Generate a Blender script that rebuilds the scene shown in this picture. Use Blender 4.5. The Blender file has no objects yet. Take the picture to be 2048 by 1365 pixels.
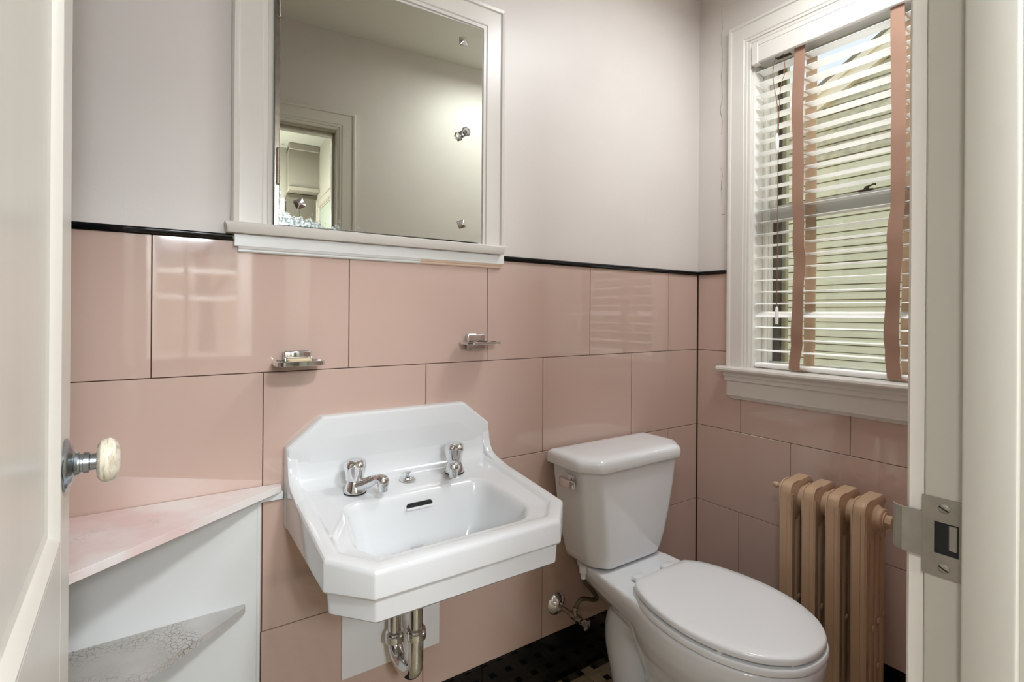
import bpy, bmesh, math, random
from mathutils import Vector, Matrix
random.seed(7)
scene = bpy.context.scene
C = scene.collection

# ------------------------------------------------------------------ camera
CAM = Vector((-1.8182, -1.3273, 1.2195)); YAW = 0.5942; ROLL = 0.0073; FPX = 1030.52
cd = bpy.data.cameras.new('camera'); cam = bpy.data.objects.new('camera', cd); C.objects.link(cam)
cd.sensor_fit = 'HORIZONTAL'; cd.sensor_width = 36.0; cd.lens = FPX / 2048 * 36.0
cd.shift_y = -55.94 / 2048; cd.clip_start = 0.01; cd.clip_end = 200
cam.matrix_world = Matrix.Translation(CAM) @ Matrix.Rotation(-YAW, 4, 'Z') @ Matrix.Rotation(math.pi / 2, 4, 'X') @ Matrix.Rotation(ROLL, 4, 'Z')
scene.camera = cam

# ------------------------------------------------------------------ view, sky, light
vs = scene.view_settings
vs.view_transform = 'Standard'; vs.look = 'None'; vs.gamma = 1.0; vs.use_curve_mapping = False; vs.exposure = 0.4
SKY = 0.95
w = bpy.data.worlds.new('sky'); scene.world = w; w.use_nodes = True
nt = w.node_tree; bg = nt.nodes['Background']
# bright overcast: thin white cloud over pale blue
tcw = nt.nodes.new('ShaderNodeTexCoord'); nz = nt.nodes.new('ShaderNodeTexNoise'); nz.inputs['Scale'].default_value = 2.2; nz.inputs['Detail'].default_value = 5
rw = nt.nodes.new('ShaderNodeValToRGB'); rw.color_ramp.elements[0].position = .38; rw.color_ramp.elements[0].color = (.70, .80, .96, 1); rw.color_ramp.elements[1].position = .62; rw.color_ramp.elements[1].color = (.95, .97, 1, 1)
nt.links.new(tcw.outputs['Generated'], nz.inputs[0]); nt.links.new(nz.outputs[0], rw.inputs[0]); nt.links.new(rw.outputs[0], bg.inputs[0]); bg.inputs[1].default_value = SKY
HALL_FILL = 28.0; HALL_LAMP_2 = 16.0; BATH_FILL = 7.6; FLOOR_FILL = 60.0  # strengths of the unseen lamps added as interior fill
sd_ = bpy.data.lights.new('sun', 'SUN'); sd_.energy = 5.5; sd_.angle = math.radians(18); sd_.color = (1.0, .96, .9)
sun = bpy.data.objects.new('sun', sd_); C.objects.link(sun)
sun.rotation_euler = Vector((-math.cos(math.radians(43)), .18, -math.sin(math.radians(43)))).to_track_quat('-Z', 'Y').to_euler()
try:
    scene.cycles.max_bounces = 6; scene.cycles.diffuse_bounces = 4; scene.cycles.glossy_bounces = 4
    scene.cycles.transmission_bounces = 5; scene.cycles.caustics_reflective = False; scene.cycles.caustics_refractive = False
    scene.cycles.sample_clamp_indirect = 6.0
    scene.cycles.use_denoising = True; scene.cycles.use_adaptive_sampling = True; scene.cycles.adaptive_threshold = 0.04; scene.cycles.adaptive_min_samples = 16
except Exception:
    pass

# ------------------------------------------------------------------ materials
def lin(c):
    f = lambda v: v / 12.92 if v <= 0.04045 else ((v + 0.055) / 1.055) ** 2.4
    return tuple(f(v / 255.0) for v in c)
MATS = {}
def mat(name, rgb, rough=0.5, metal=0.0, coat=0.0, vary=0.0, vscale=6.0, rgb2=None, bump=0.0, bscale=30.0, bdist=0.002, stretch=None, spec=0.5):
    m = bpy.data.materials.new(name); m.use_nodes = True; t = m.node_tree; p = t.nodes['Principled BSDF']
    col = lin(rgb) + (1,)
    p.inputs['Base Color'].default_value = col; p.inputs['Roughness'].default_value = rough; p.inputs['Metallic'].default_value = metal
    p.inputs['Coat Weight'].default_value = coat; p.inputs['Coat Roughness'].default_value = 0.05
    p.inputs['Specular IOR Level'].default_value = spec
    if vary or bump:
        tc = t.nodes.new('ShaderNodeTexCoord'); mp = t.nodes.new('ShaderNodeMapping'); t.links.new(tc.outputs['Object'], mp.inputs[0])
        if stretch: mp.inputs['Scale'].default_value = stretch
    if vary:
        n = t.nodes.new('ShaderNodeTexNoise'); n.inputs['Scale'].default_value = vscale; n.inputs['Detail'].default_value = 6; n.inputs['Roughness'].default_value = 0.6
        t.links.new(mp.outputs[0], n.inputs[0])
        r = t.nodes.new('ShaderNodeValToRGB'); r.color_ramp.elements[0].position = 0.35; r.color_ramp.elements[1].position = 0.65
        c2 = lin(rgb2) if rgb2 else tuple(v * (1 - vary) for v in col[:3])
        r.color_ramp.elements[0].color = c2 + (1,) if rgb2 else c2 + (1,); r.color_ramp.elements[1].color = col
        t.links.new(n.outputs[0], r.inputs[0]); t.links.new(r.outputs[0], p.inputs['Base Color'])
    if bump:
        n2 = t.nodes.new('ShaderNodeTexNoise'); n2.inputs['Scale'].default_value = bscale; n2.inputs['Detail'].default_value = 3
        t.links.new(mp.outputs[0], n2.inputs[0])
        b = t.nodes.new('ShaderNodeBump'); b.inputs['Strength'].default_value = bump; b.inputs['Distance'].default_value = bdist
        t.links.new(n2.outputs[0], b.inputs['Height']); t.links.new(b.outputs[0], p.inputs['Normal'])
    MATS[name] = m
    return m
M_plaster = mat('plaster_paint', (226, 218, 212), 0.42, vary=0.05, vscale=2.5, bump=0.25, bscale=90, bdist=0.001)
M_ceil = mat('ceiling_paint', (226, 222, 214), 0.6)
M_trim = mat('trim_paint', (224, 218, 210), 0.28, vary=0.03, vscale=7, bump=0.2, bscale=40, bdist=0.001)
M_apron = mat('apron_paint', (232, 233, 230), 0.3, vary=0.03, vscale=9, bump=0.3, bscale=25, bdist=0.001)
M_peach = mat('peach_paint', (226, 200, 178), 0.35)
M_doorp = mat('door_paint', (226, 221, 212), 0.3, vary=0.04, vscale=4, bump=0.2, bscale=18, bdist=0.001, stretch=(3, 3, 0.4))
M_jambp = mat('jamb_paint', (190, 185, 174), 0.35, vary=0.05, vscale=5, bump=0.25, bscale=18, bdist=0.001, stretch=(3, 3, 0.4))
M_tile = mat('pink_glass_tile', (206, 178, 165), 0.045, vary=0.02, vscale=1.5, bump=0.13, bscale=3.0, bdist=0.004, spec=1.0)
M_grout = mat('joint_cement', (96, 66, 46), 0.8, vary=0.25, vscale=30)
M_black = mat('black_glass', (8, 10, 14), 0.06)
M_porc = mat('white_porcelain', (224, 225, 226), 0.11, coat=0.3)
M_porc2 = mat('toilet_china', (238, 239, 241), 0.09, coat=0.3)
M_seat = mat('seat_plastic', (238, 239, 240), 0.12)
M_chrome = mat('chrome', (225, 226, 228), 0.06, metal=1.0)
M_nickel = mat('worn_nickel', (176, 166, 156), 0.22, metal=1.0, vary=0.25, vscale=40)
M_dull = mat('dull_steel', (158, 151, 140), 0.4, metal=.55, vary=0.2, vscale=25)
M_satin = mat('satin_metal', (176, 184, 192), 0.22, metal=1.0)
M_rubber = mat('black_rubber', (24, 26, 30), 0.5)
M_braid = mat('braided_steel', (112, 102, 88), 0.4, metal=0.9, bump=0.8, bscale=500, bdist=0.001)
M_rad = mat('radiator_paint', (196, 164, 134), 0.38, vary=0.05, vscale=14, bump=0.5, bscale=120, bdist=0.001)
M_shelf = mat('shelf_paint', (232, 233, 232), 0.4, vary=0.02)
M_plate = mat('white_panel', (246, 246, 246), 0.3)
M_slat = mat('blind_slat', (246, 245, 243), 0.3)
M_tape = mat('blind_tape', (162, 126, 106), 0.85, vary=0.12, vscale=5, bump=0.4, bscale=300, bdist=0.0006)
M_tape2 = mat('blind_tape_pale', (206, 178, 150), 0.85, vary=0.12, vscale=5)  # paler cloth for the rear tapes and ladder strips
M_cord = mat('cord', (126, 92, 62), 0.8)
M_brown = mat('storm_brown', (58, 42, 28), 0.5)
M_olive = mat('storm_olive', (150, 146, 118), 0.45)
M_white_sash = mat('sash_paint', (232, 230, 224), 0.35)
M_greysash = mat('sash_metal', (178, 178, 172), 0.35)
M_slot = mat('slot_dark', (20, 20, 20), 0.7)
M_soap = mat('soap_cream', (226, 204, 164), 0.5)
M_glassknob = None
def glass(name, rgb=(255, 255, 255), rough=0.0, ior=1.5):
    m = bpy.data.materials.new(name); m.use_nodes = True; p = m.node_tree.nodes['Principled BSDF']
    p.inputs['Base Color'].default_value = lin(rgb) + (1,); p.inputs['Roughness'].default_value = rough
    p.inputs['Transmission Weight'].default_value = 1.0; p.inputs['IOR'].default_value = ior
    return m
M_glassknob = glass('clear_glass')
def pane_mat():
    m = bpy.data.materials.new('window_pane'); m.use_nodes = True; t = m.node_tree
    for n in list(t.nodes): t.nodes.remove(n)
    o = t.nodes.new('ShaderNodeOutputMaterial'); mx = t.nodes.new('ShaderNodeMixShader'); tr = t.nodes.new('ShaderNodeBsdfTransparent'); gl = t.nodes.new('ShaderNodeBsdfGlossy')
    gl.inputs['Roughness'].default_value = 0.02; mx.inputs[0].default_value = 0.06
    tr.inputs[0].default_value = (0.95, 0.97, 0.95, 1)
    t.links.new(tr.outputs[0], mx.inputs[1]); t.links.new(gl.outputs[0], mx.inputs[2]); t.links.new(mx.outputs[0], o.inputs[0])
    return m
M_pane = pane_mat()
def porcelain_knob():
    m = mat('crackled_knob', (222, 212, 192), 0.12, coat=0.3); t = m.node_tree; p = t.nodes['Principled BSDF']
    tc = t.nodes.new('ShaderNodeTexCoord'); mp = t.nodes.new('ShaderNodeMapping'); mp.inputs['Scale'].default_value = (160, 40, 40)
    v = t.nodes.new('ShaderNodeTexNoise'); v.inputs['Scale'].default_value = 2.0; v.inputs['Detail'].default_value = 4
    r = t.nodes.new('ShaderNodeValToRGB'); r.color_ramp.elements[0].position = 0.30; r.color_ramp.elements[0].color = lin((186, 172, 146)) + (1,)
    r.color_ramp.elements[1].position = 0.5; r.color_ramp.elements[1].color = lin((226, 218, 200)) + (1,)
    t.links.new(tc.outputs['Object'], mp.inputs[0]); t.links.new(mp.outputs[0], v.inputs[0]); t.links.new(v.outputs[0], r.inputs[0]); t.links.new(r.outputs[0], p.inputs['Base Color'])
    return m
M_knob = porcelain_knob()
def crackle(name, base, stain, crack, stainpos):
    m = mat(name, base, 0.35); t = m.node_tree; p = t.nodes['Principled BSDF']
    tc = t.nodes.new('ShaderNodeTexCoord')
    n = t.nodes.new('ShaderNodeTexNoise'); n.inputs['Scale'].default_value = 9; n.inputs['Detail'].default_value = 8
    r = t.nodes.new('ShaderNodeValToRGB'); r.color_ramp.elements[0].position = 0.42; r.color_ramp.elements[0].color = lin(base) + (1,)
    r.color_ramp.elements[1].position = 0.7; r.color_ramp.elements[1].color = lin(stain) + (1,)
    v = t.nodes.new('ShaderNodeTexVoronoi'); v.feature = 'DISTANCE_TO_EDGE'; v.inputs['Scale'].default_value = 95
    r2 = t.nodes.new('ShaderNodeValToRGB'); r2.color_ramp.elements[0].position = 0.02; r2.color_ramp.elements[0].color = (1, 1, 1, 1); r2.color_ramp.elements[1].position = 0.07; r2.color_ramp.elements[1].color = (0, 0, 0, 1)
    n2 = t.nodes.new('ShaderNodeTexNoise'); n2.inputs['Scale'].default_value = 7; n2.inputs['Detail'].default_value = 3
    r3 = t.nodes.new('ShaderNodeValToRGB'); r3.color_ramp.elements[0].position = 0.62; r3.color_ramp.elements[1].position = 0.78
    mul = t.nodes.new('ShaderNodeMath'); mul.operation = 'MULTIPLY'
    mx = t.nodes.new('ShaderNodeMixRGB'); mx.inputs[2].default_value = lin(crack) + (1,)
    for a in (n, v, n2): t.links.new(tc.outputs['Object'], a.inputs[0])
    t.links.new(v.outputs['Distance'], r2.inputs[0])
    sx = t.nodes.new('ShaderNodeSeparateXYZ'); t.links.new(tc.outputs['Object'], sx.inputs[0])
    mr = t.nodes.new('ShaderNodeMapRange'); mr.inputs[1].default_value = -1.74; mr.inputs[2].default_value = -1.90; mr.inputs[3].default_value = 0.0; mr.inputs[4].default_value = stainpos; t.links.new(sx.outputs['X'], mr.inputs[0])
    ad = t.nodes.new('ShaderNodeMath'); ad.operation = 'ADD'; t.links.new(n2.outputs[0], ad.inputs[0]); t.links.new(mr.outputs[0], ad.inputs[1]); t.links.new(ad.outputs[0], r3.inputs[0])
    ad2 = t.nodes.new('ShaderNodeMath'); ad2.operation = 'ADD'; t.links.new(n.outputs[0], ad2.inputs[0]); t.links.new(mr.outputs[0], ad2.inputs[1]); t.links.new(ad2.outputs[0], r.inputs[0])
    t.links.new(r2.outputs[0], mul.inputs[0]); t.links.new(r3.outputs[0], mul.inputs[1]); t.links.new(mul.outputs[0], mx.inputs[0]); t.links.new(r.outputs[0], mx.inputs[1]); t.links.new(mx.outputs[0], p.inputs['Base Color'])
    return m
M_shelftop = crackle('worn_shelf_top', (238, 231, 228), (230, 204, 200), (150, 122, 108), .13)
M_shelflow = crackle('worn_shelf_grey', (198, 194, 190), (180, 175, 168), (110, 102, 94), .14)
def mirror_mat():
    m = bpy.data.materials.new('old_mirror'); m.use_nodes = True; t = m.node_tree; p = t.nodes['Principled BSDF']
    p.inputs['Metallic'].default_value = 1.0; p.inputs['Roughness'].default_value = 0.01
    tc = t.nodes.new('ShaderNodeTexCoord'); sx = t.nodes.new('ShaderNodeSeparateXYZ'); t.links.new(tc.outputs['Object'], sx.inputs[0])
    n = t.nodes.new('ShaderNodeTexNoise'); n.inputs['Scale'].default_value = 45; n.inputs['Detail'].default_value = 7; n.inputs['Roughness'].default_value = 0.75
    t.links.new(tc.outputs['Object'], n.inputs[0])
    def mth(op, a, b=None, c=None):
        q = t.nodes.new('ShaderNodeMath'); q.operation = op
        for i, x in enumerate((a, b, c)):
            if x is None: continue
            if hasattr(x, 'links'): t.links.new(x, q.inputs[i])
            else: q.inputs[i].default_value = x
        return q.outputs[0]
    # object x runs from the hinge edge (0) to the right, z up from the lower edge (0)
    dz = mth('SUBTRACT', 0.017, sx.outputs['Z'])            # the lost silver along the lower edge
    left = mth('SUBTRACT', 0.16, sx.outputs['X'])
    lw = mth('MULTIPLY', mth('MAXIMUM', left, -0.11), 0.22)
    e1 = mth('ADD', dz, lw)
    e2 = mth('SUBTRACT', 0.014, sx.outputs['X']); e2b = mth('ADD', e2, mth('MULTIPLY', mth('SUBTRACT', 0.10, sx.outputs['Z']), 0.10))
    e = mth('MAXIMUM', e1, e2b)
    s = mth('ADD', mth('MULTIPLY', e, 22.0), mth('MULTIPLY', mth('SUBTRACT', n.outputs[0], 0.5), 3.2))
    r = t.nodes.new('ShaderNodeValToRGB'); r.color_ramp.elements[0].position = 0.28; r.color_ramp.elements[1].position = 0.5
    t.links.new(s, r.inputs[0])
    n3 = t.nodes.new('ShaderNodeTexNoise'); n3.inputs['Scale'].default_value = 160; n3.inputs['Detail'].default_value = 4; t.links.new(tc.outputs['Object'], n3.inputs[0])
    r3 = t.nodes.new('ShaderNodeValToRGB'); r3.color_ramp.elements[0].position = 0.4; r3.color_ramp.elements[0].color = lin((110, 118, 112)) + (1,); r3.color_ramp.elements[1].position = 0.6; r3.color_ramp.elements[1].color = lin((214, 222, 224)) + (1,)
    t.links.new(n3.outputs[0], r3.inputs[0])
    mx = t.nodes.new('ShaderNodeMixRGB'); mx.inputs[1].default_value = lin((216, 219, 208)) + (1,); t.links.new(r.outputs[0], mx.inputs[0]); t.links.new(r3.outputs[0], mx.inputs[2]); t.links.new(mx.outputs[0], p.inputs['Base Color'])
    t.links.new(mth('SUBTRACT', 1.0, mth('MULTIPLY', r.outputs[0], 0.65)), p.inputs['Metallic'])
    t.links.new(mth('ADD', 0.008, mth('MULTIPLY', r.outputs[0], 0.25)), p.inputs['Roughness'])
    return m
M_mirror = mirror_mat()
def emit(name, rgb, s):
    m = bpy.data.materials.new(name); m.use_nodes = True; p = m.node_tree.nodes['Principled BSDF']
    p.inputs['Base Color'].default_value = lin(rgb) + (1,); p.inputs['Emission Color'].default_value = lin(rgb) + (1,); p.inputs['Emission Strength'].default_value = s
    return m

# ------------------------------------------------------------------ helpers
def obj(name, bm, m, parent=None, smooth=35, recalc=True):
    if recalc: bmesh.ops.recalc_face_normals(bm, faces=bm.faces)
    me = bpy.data.meshes.new(name); bm.to_mesh(me); bm.free()
    if smooth:
        me.polygons.foreach_set('use_smooth', [True] * len(me.polygons)); me.set_sharp_from_angle(angle=math.radians(smooth))
    if m: me.materials.append(m)
    o = bpy.data.objects.new(name, me); C.objects.link(o)
    if parent is not None: attach(o, parent)
    return o
def world_of(o):
    mw = o.matrix_basis.copy()
    if o.parent: mw = world_of(o.parent) @ o.matrix_parent_inverse @ mw
    return mw
def attach(o, parent):
    o.parent = parent; o.matrix_parent_inverse = world_of(parent).inverted()
def props(o, label=None, cat=None, group=None, kind=None):
    if label: o['label'] = label
    if cat: o['category'] = cat
    if group: o['group'] = group
    if kind: o['kind'] = kind
    return o
def thing(name, label, cat, loc=(0, 0, 0), group=None):
    o = bpy.data.objects.new(name, None); o.empty_display_size = 0.05; C.objects.link(o); o.location = loc
    return props(o, label, cat, group)
def struct(name, loc=(0, 0, 0), label=None, cat=None):
    o = bpy.data.objects.new(name, None); o.empty_display_size = 0.05; C.objects.link(o); o.location = loc
    return props(o, label, cat, kind='structure')
def box(bm, x0, x1, y0, y1, z0, z1, bev=0.0, seg=1):
    t = bmesh.new(); bmesh.ops.create_cube(t, size=1.0)
    for v in t.verts: v.co = Vector((x0 + (v.co.x + .5) * (x1 - x0), y0 + (v.co.y + .5) * (y1 - y0), z0 + (v.co.z + .5) * (z1 - z0)))
    if bev: bmesh.ops.bevel(t, geom=t.edges[:], offset=bev, segments=seg, affect='EDGES', profile=0.5)
    merge(bm, t)
    return bm
def merge(bm, t, M=None):
    if M is not None: t.transform(M)
    mp = {v: bm.verts.new(v.co) for v in t.verts}
    for f in t.faces:
        try: bm.faces.new([mp[v] for v in f.verts])
        except ValueError: pass
    t.free()
def loft(bm, rings, cap0=True, cap1=True, closed=True):
    vr = [[bm.verts.new(p) for p in r] for r in rings]; n = len(rings[0])
    for a, b in zip(vr, vr[1:]):
        for i in range(n if closed else n - 1):
            j = (i + 1) % n
            bm.faces.new((a[i], a[j], b[j], b[i]))
    if cap0: bm.faces.new(list(reversed(vr[0])))
    if cap1: bm.faces.new(vr[-1])
    return bm
def rpoly(pts, r=0.01, k=5):
    n = len(pts); out = []
    rs = r if isinstance(r, (list, tuple)) else [r] * n
    for i in range(n):
        p = Vector(pts[i]); a = Vector(pts[i - 1]) - p; b = Vector(pts[(i + 1) % n]) - p
        la, lb = a.length, b.length; a /= la; b /= lb
        ang = a.angle(b); d = min(rs[i] / math.tan(ang / 2), la * .49, lb * .49); rr = d * math.tan(ang / 2)
        bis = (a + b).normalized(); c = p + bis * (rr / math.sin(ang / 2))
        s = p + a * d - c; e = p + b * d - c
        for q in range(k + 1):
            f = q / k
            v = s.lerp(e, f)
            v = v.normalized() * rr if v.length > 1e-9 else v
            out.append((c.x + v.x, c.y + v.y))
    return out
def lathe(bm, prof, o=(0, 0, 0), axis=(0, 0, 1), n=24, lob=0, amp=0.0, cap=True):
    ax = Vector(axis).normalized(); q = Vector((0, 0, 1)).rotation_difference(ax); o = Vector(o); rings = []
    for pr in prof:
        r, z = pr[0], pr[1]; am = pr[2] if len(pr) > 2 else amp
        ring = []
        for i in range(n):
            a = 2 * math.pi * i / n; rr = max(r, 1e-5) * (1 + am * math.cos(lob * a))
            ring.append(o + q @ Vector((rr * math.cos(a), rr * math.sin(a), z)))
        rings.append(ring)
    return loft(bm, rings, cap, cap)
def crom(pts, m=8):
    P = [Vector(p) for p in pts]; P = [P[0] * 2 - P[1]] + P + [P[-1] * 2 - P[-2]]; out = []
    for i in range(1, len(P) - 2):
        for s in range(m):
            t = s / m; a, b, c, d = P[i - 1], P[i], P[i + 1], P[i + 2]
            out.append(0.5 * ((2 * b) + (c - a) * t + (2 * a - 5 * b + 4 * c - d) * t * t + (3 * b - a - 3 * c + d) * t ** 3))
    out.append(P[-2]); return out
def tube(bm, path, r, n=12, sx=1.0):
    path = [Vector(p) for p in path]; rings = []; N = None
    for i, p in enumerate(path):
        t = (path[min(i + 1, len(path) - 1)] - path[max(i - 1, 0)]).normalized()
        if N is None:
            N = t.orthogonal().normalized()
        N = (N - t * N.dot(t)).normalized(); B = t.cross(N)
        rr = r[i] if isinstance(r, (list, tuple)) else r
        rings.append([p + (N * math.cos(2 * math.pi * k / n) + B * math.sin(2 * math.pi * k / n) * sx) * rr for k in range(n)])
    return loft(bm, rings)
def extrude(bm, poly, axis, a, b, bev=0.0, seg=2):
    """poly: 2D points; axis 'x': (y,z), 'y': (x,z), 'z': (x,y)"""
    f = {'x': lambda p, t: (t, p[0], p[1]), 'y': lambda p, t: (p[0], t, p[1]), 'z': lambda p, t: (p[0], p[1], t)}[axis]
    t = bmesh.new(); loft(t, [[f(p, a) for p in poly], [f(p, b) for p in poly]])
    bmesh.ops.recalc_face_normals(t, faces=t.faces)
    if bev: bmesh.ops.bevel(t, geom=t.edges[:], offset=bev, segments=seg, affect='EDGES', profile=0.5, clamp_overlap=True)
    merge(bm, t); return bm
def voxel(o, size, smooth=6):
    md = o.modifiers.new('r', 'REMESH'); md.mode = 'VOXEL'; md.voxel_size = size; md.use_smooth_shade = True
    sm = o.modifiers.new('s', 'SMOOTH'); sm.factor = 0.6; sm.iterations = smooth
    dg = bpy.context.evaluated_depsgraph_get(); me = bpy.data.meshes.new_from_object(o.evaluated_get(dg)); o.modifiers.clear()
    mt = o.data.materials[0]; old = o.data; o.data = me; me.materials.clear(); me.materials.append(mt); bpy.data.meshes.remove(old)
    me.polygons.foreach_set('use_smooth', [True] * len(me.polygons))
B = bmesh.new
# casing profile: (distance from the inner edge, height off the wall)
CASE = [(0, 0), (0, .011), (.003, .013), (.011, .013), (.013, .017), (.021, .017), (.024, .020), (.068, .020), (.071, .025), (.079, .026), (.083, .022), (.083, 0)]
def casing_boards(parent, m, plane, i0, i1, z0, z1, prof=CASE, W=None, names=('side_casing', 'head_casing', 'side_casing')):
    """plane(s, z, d) -> world point, s along the wall; opening i0..i1, z0..z1"""
    L = [plane(i0 - u, z0, d) for u, d in prof]; LT = [plane(i0 - u, z1 + u, d) for u, d in prof]
    RT = [plane(i1 + u, z1 + u, d) for u, d in prof]; R = [plane(i1 + u, z0, d) for u, d in prof]
    out = []
    for nm, a, b in ((names[0], L, LT), (names[1], LT, RT), (names[2], RT, R)):
        bm = B(); loft(bm, [a, b]); out.append(obj(nm, bm, m, parent, 25))
    return out

# ================================================================== THE ROOM
CEIL = 2.505; XL = -2.42; YF = -1.150; YH = -1.262; XJ = -1.248; XHJ = -1.889; HEAD = 2.045
J1, J2, J3, J4 = 1.0757, 0.7709, 0.4661, 0.1626; CAPZ = 1.3805
G = 0.0010
def slab(name, parent, m, *a, **k):
    bm = B(); box(bm, *a); return obj(name, bm, m, parent, 0)

# --- back wall: plaster above, glass tiles below
wb = struct('wall_back', (-1.2, 0, 0), 'painted plaster wall with pink glass tiles below a black cap strip', 'wall')
slab('plaster', wb, M_plaster, XL - .1, .12, 0.0, .12, CAPZ + .004, CEIL)
slab('joint_bed', wb, M_grout, XL - .1, .12, .0045, .12, 0, CAPZ + .004)
def tile_b(x0, x1, z0, z1, parent=wb, m=M_tile, name='tile'):
    bm = B(); box(bm, x0 + G, x1 - G, 0.0, .006, z0 + G, z1 - G, .0008)
    return obj(name, bm, m, parent, 0)
rows_b = [(J1, CAPZ, [XL, -2.254, -1.840, -1.425, -1.011, -.595, -.183, -.003]), (J2, J1, [XL, -2.037, -1.624, -1.210, -.798, -.387, -.003]),
          (J3, J2, [XL, -2.037, -1.624, -1.210, -1.004, -.592, -.180, -.003]), (J4, J3, [XL, -2.037, -1.626, -1.213, -.795, -.387, -.003])]
for z0, z1, xs in rows_b:
    for x0, x1 in zip(xs, xs[1:]): tile_b(x0, x1, z0, z1)
def cap_strip(parent, poly_axis, a, b, sign):
    z = CAPZ
    pr = [(0.004, z), (-.007, z + .0005), (-.009, z + .004), (-.009, z + .010), (-.006, z + .0135), (0.004, z + .0135)]
    bm = B()
    if poly_axis == 'x': extrude(bm, pr, 'x', a, b)
    else: extrude(bm, pr, 'y', a, b)
    return obj('cap_strip', bm, M_black, parent, 30)
for a, b in ((XL, -1.69), (-.962, -.50), (-.499, -.0)): cap_strip(wb, 'x', a, b, 1)
bb = struct('baseboard_back', (-1.2, 0, 0), 'black glass skirting along the foot of the pink back wall', 'baseboard')
for x0, x1 in zip([XL, -2.2, -1.61, -1.021, -.43, -.003], [-2.2, -1.61, -1.021, -.43, -.003, 0]):
    bm = B(); box(bm, x0 + .0006, x1 - .0006, -.002, .006, .001, J4 - .0008, .0008); obj('skirting_piece', bm, M_black, bb, 0)

# --- right wall with the window opening
WY0, WY1, WZ0, WZ1 = -.232, -.870, 1.004, 2.222
wr = struct('wall_right', (0, -.57, 0), 'window wall, painted plaster above pink glass tiles', 'wall')
bm = B()
box(bm, 0, .13, WY0, .12, CAPZ + .004, CEIL); box(bm, 0, .13, YF - .12, WY1, CAPZ + .004, CEIL); box(bm, 0, .13, WY1, WY0, WZ1, CEIL)
obj('plaster', bm, M_plaster, wr, 0)
bm = B()
box(bm, .0045, .13, WY0, .12, 0, CAPZ + .004); box(bm, .0045, .13, YF - .12, WY1, 0, CAPZ + .004); box(bm, .0045, .13, WY1, WY0, 0, WZ0 - .02)
obj('joint_bed', bm, M_grout, wr, 0)
def tile_r(y0, y1, z0, z1, parent=wr):
    bm = B(); box(bm, 0.0, .006, y1 + G, y0 - G, z0 + G, z1 - G, .0008); return obj('tile', bm, M_tile, parent, 0)
tile_r(-.002, -.20, J1, CAPZ); tile_r(-.90, YF, J1, CAPZ)
tile_r(-.002, -.192, J2, J1); tile_r(-.192, -.57, J2, WZ0 - .02); tile_r(-.57, -.948, J2, WZ0 - .02); tile_r(-.948, YF, J2, J1)
for y0, y1 in ((-.002, -.381), (-.381, -.759), (-.759, YF)): tile_r(y0, y1, J3, J2)
for y0, y1 in ((-.002, -.187), (-.187, -.565), (-.565, -.943), (-.943, YF)): tile_r(y0, y1, J4, J3)
cap_strip(wr, 'y', -.16, 0, 1); cap_strip(wr, 'y', YF, -.94, 1)
cr = [(-.098, 2.42), (-.103, 2.36), (-.099, 2.30), (-.104, 2.24), (-.101, 2.15), (-.106, 2.08), (-.098, 2.03), (-.107, 1.98), (-.102, 1.93), (-.108, 1.88), (-.102, 1.80), (-.109, 1.765), (-.103, 1.71), (-.106, 1.65), (-.104, 1.615), (-.128, 1.608)]
bm = B()
for (y0, z0), (y1, z1) in zip(cr, cr[1:]):
    p = [Vector((0, y0, z0)).lerp(Vector((0, y1, z1)), t / 5) + Vector((0, random.uniform(-.002, .002) if 0 < t < 5 else 0, 0)) for t in range(6)]
    if random.random() < .8: tube(bm, p, [random.uniform(.0002, .0009) for _ in p], 5)
obj('crack', bm, mat('crack_dark', (112, 96, 80), .9), wr, 0)
br = struct('baseboard_right', (0, -.57, 0), 'black glass skirting under the window wall behind the radiator', 'baseboard')
for y0, y1 in ((-.004, -.60), (-.60, YF)):
    bm = B(); box(bm, -.002, .006, y1 + .0006, y0 - .0006, .001, J4 - .0008, .0008); obj('skirting_piece', bm, M_black, br, 0)

# --- left and front walls, ceiling, floor
wl = struct('wall_left', (XL, -.57, 0), 'plain painted wall behind the open door', 'wall')
slab('plaster', wl, M_plaster, XL - .12, XL, YF - .12, .12, 0, CEIL)
wf = struct('wall_front', (-1.2, YF, 0), 'painted wall with the doorway, seen in the mirror', 'wall')
bm = B()
box(bm, XL, XHJ - .02, YH, YF, 0, CEIL); box(bm, XJ + .02, 0, YH, YF, 0, CEIL); box(bm, XHJ - .02, XJ + .02, YH, YF, HEAD + .02, CEIL)
obj('plaster', bm, M_plaster, wf, 0)
for z0, z1, off in ((J1, CAPZ, 0), (J2, J1, .2), (J3, J2, 0), (J4, J3, .2)):
    xs = [-1.13] + [x for x in (-.98 + off + .413 * i for i in range(4)) if x < -.03] + [-.003]
    for x0, x1 in zip(xs, xs[1:]):
        bm = B(); box(bm, x0 + G, x1 - G, YF - .002, YF + .006, z0 + G, z1 - G, .0008); obj('tile', bm, M_tile, wf, 0)
ce = struct('ceiling', (-1.2, -.57, CEIL), 'plain painted bathroom ceiling', 'ceiling')
slab('plaster', ce, M_ceil, XL - .12, .13, YH, .12, CEIL, CEIL + .1)

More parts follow.
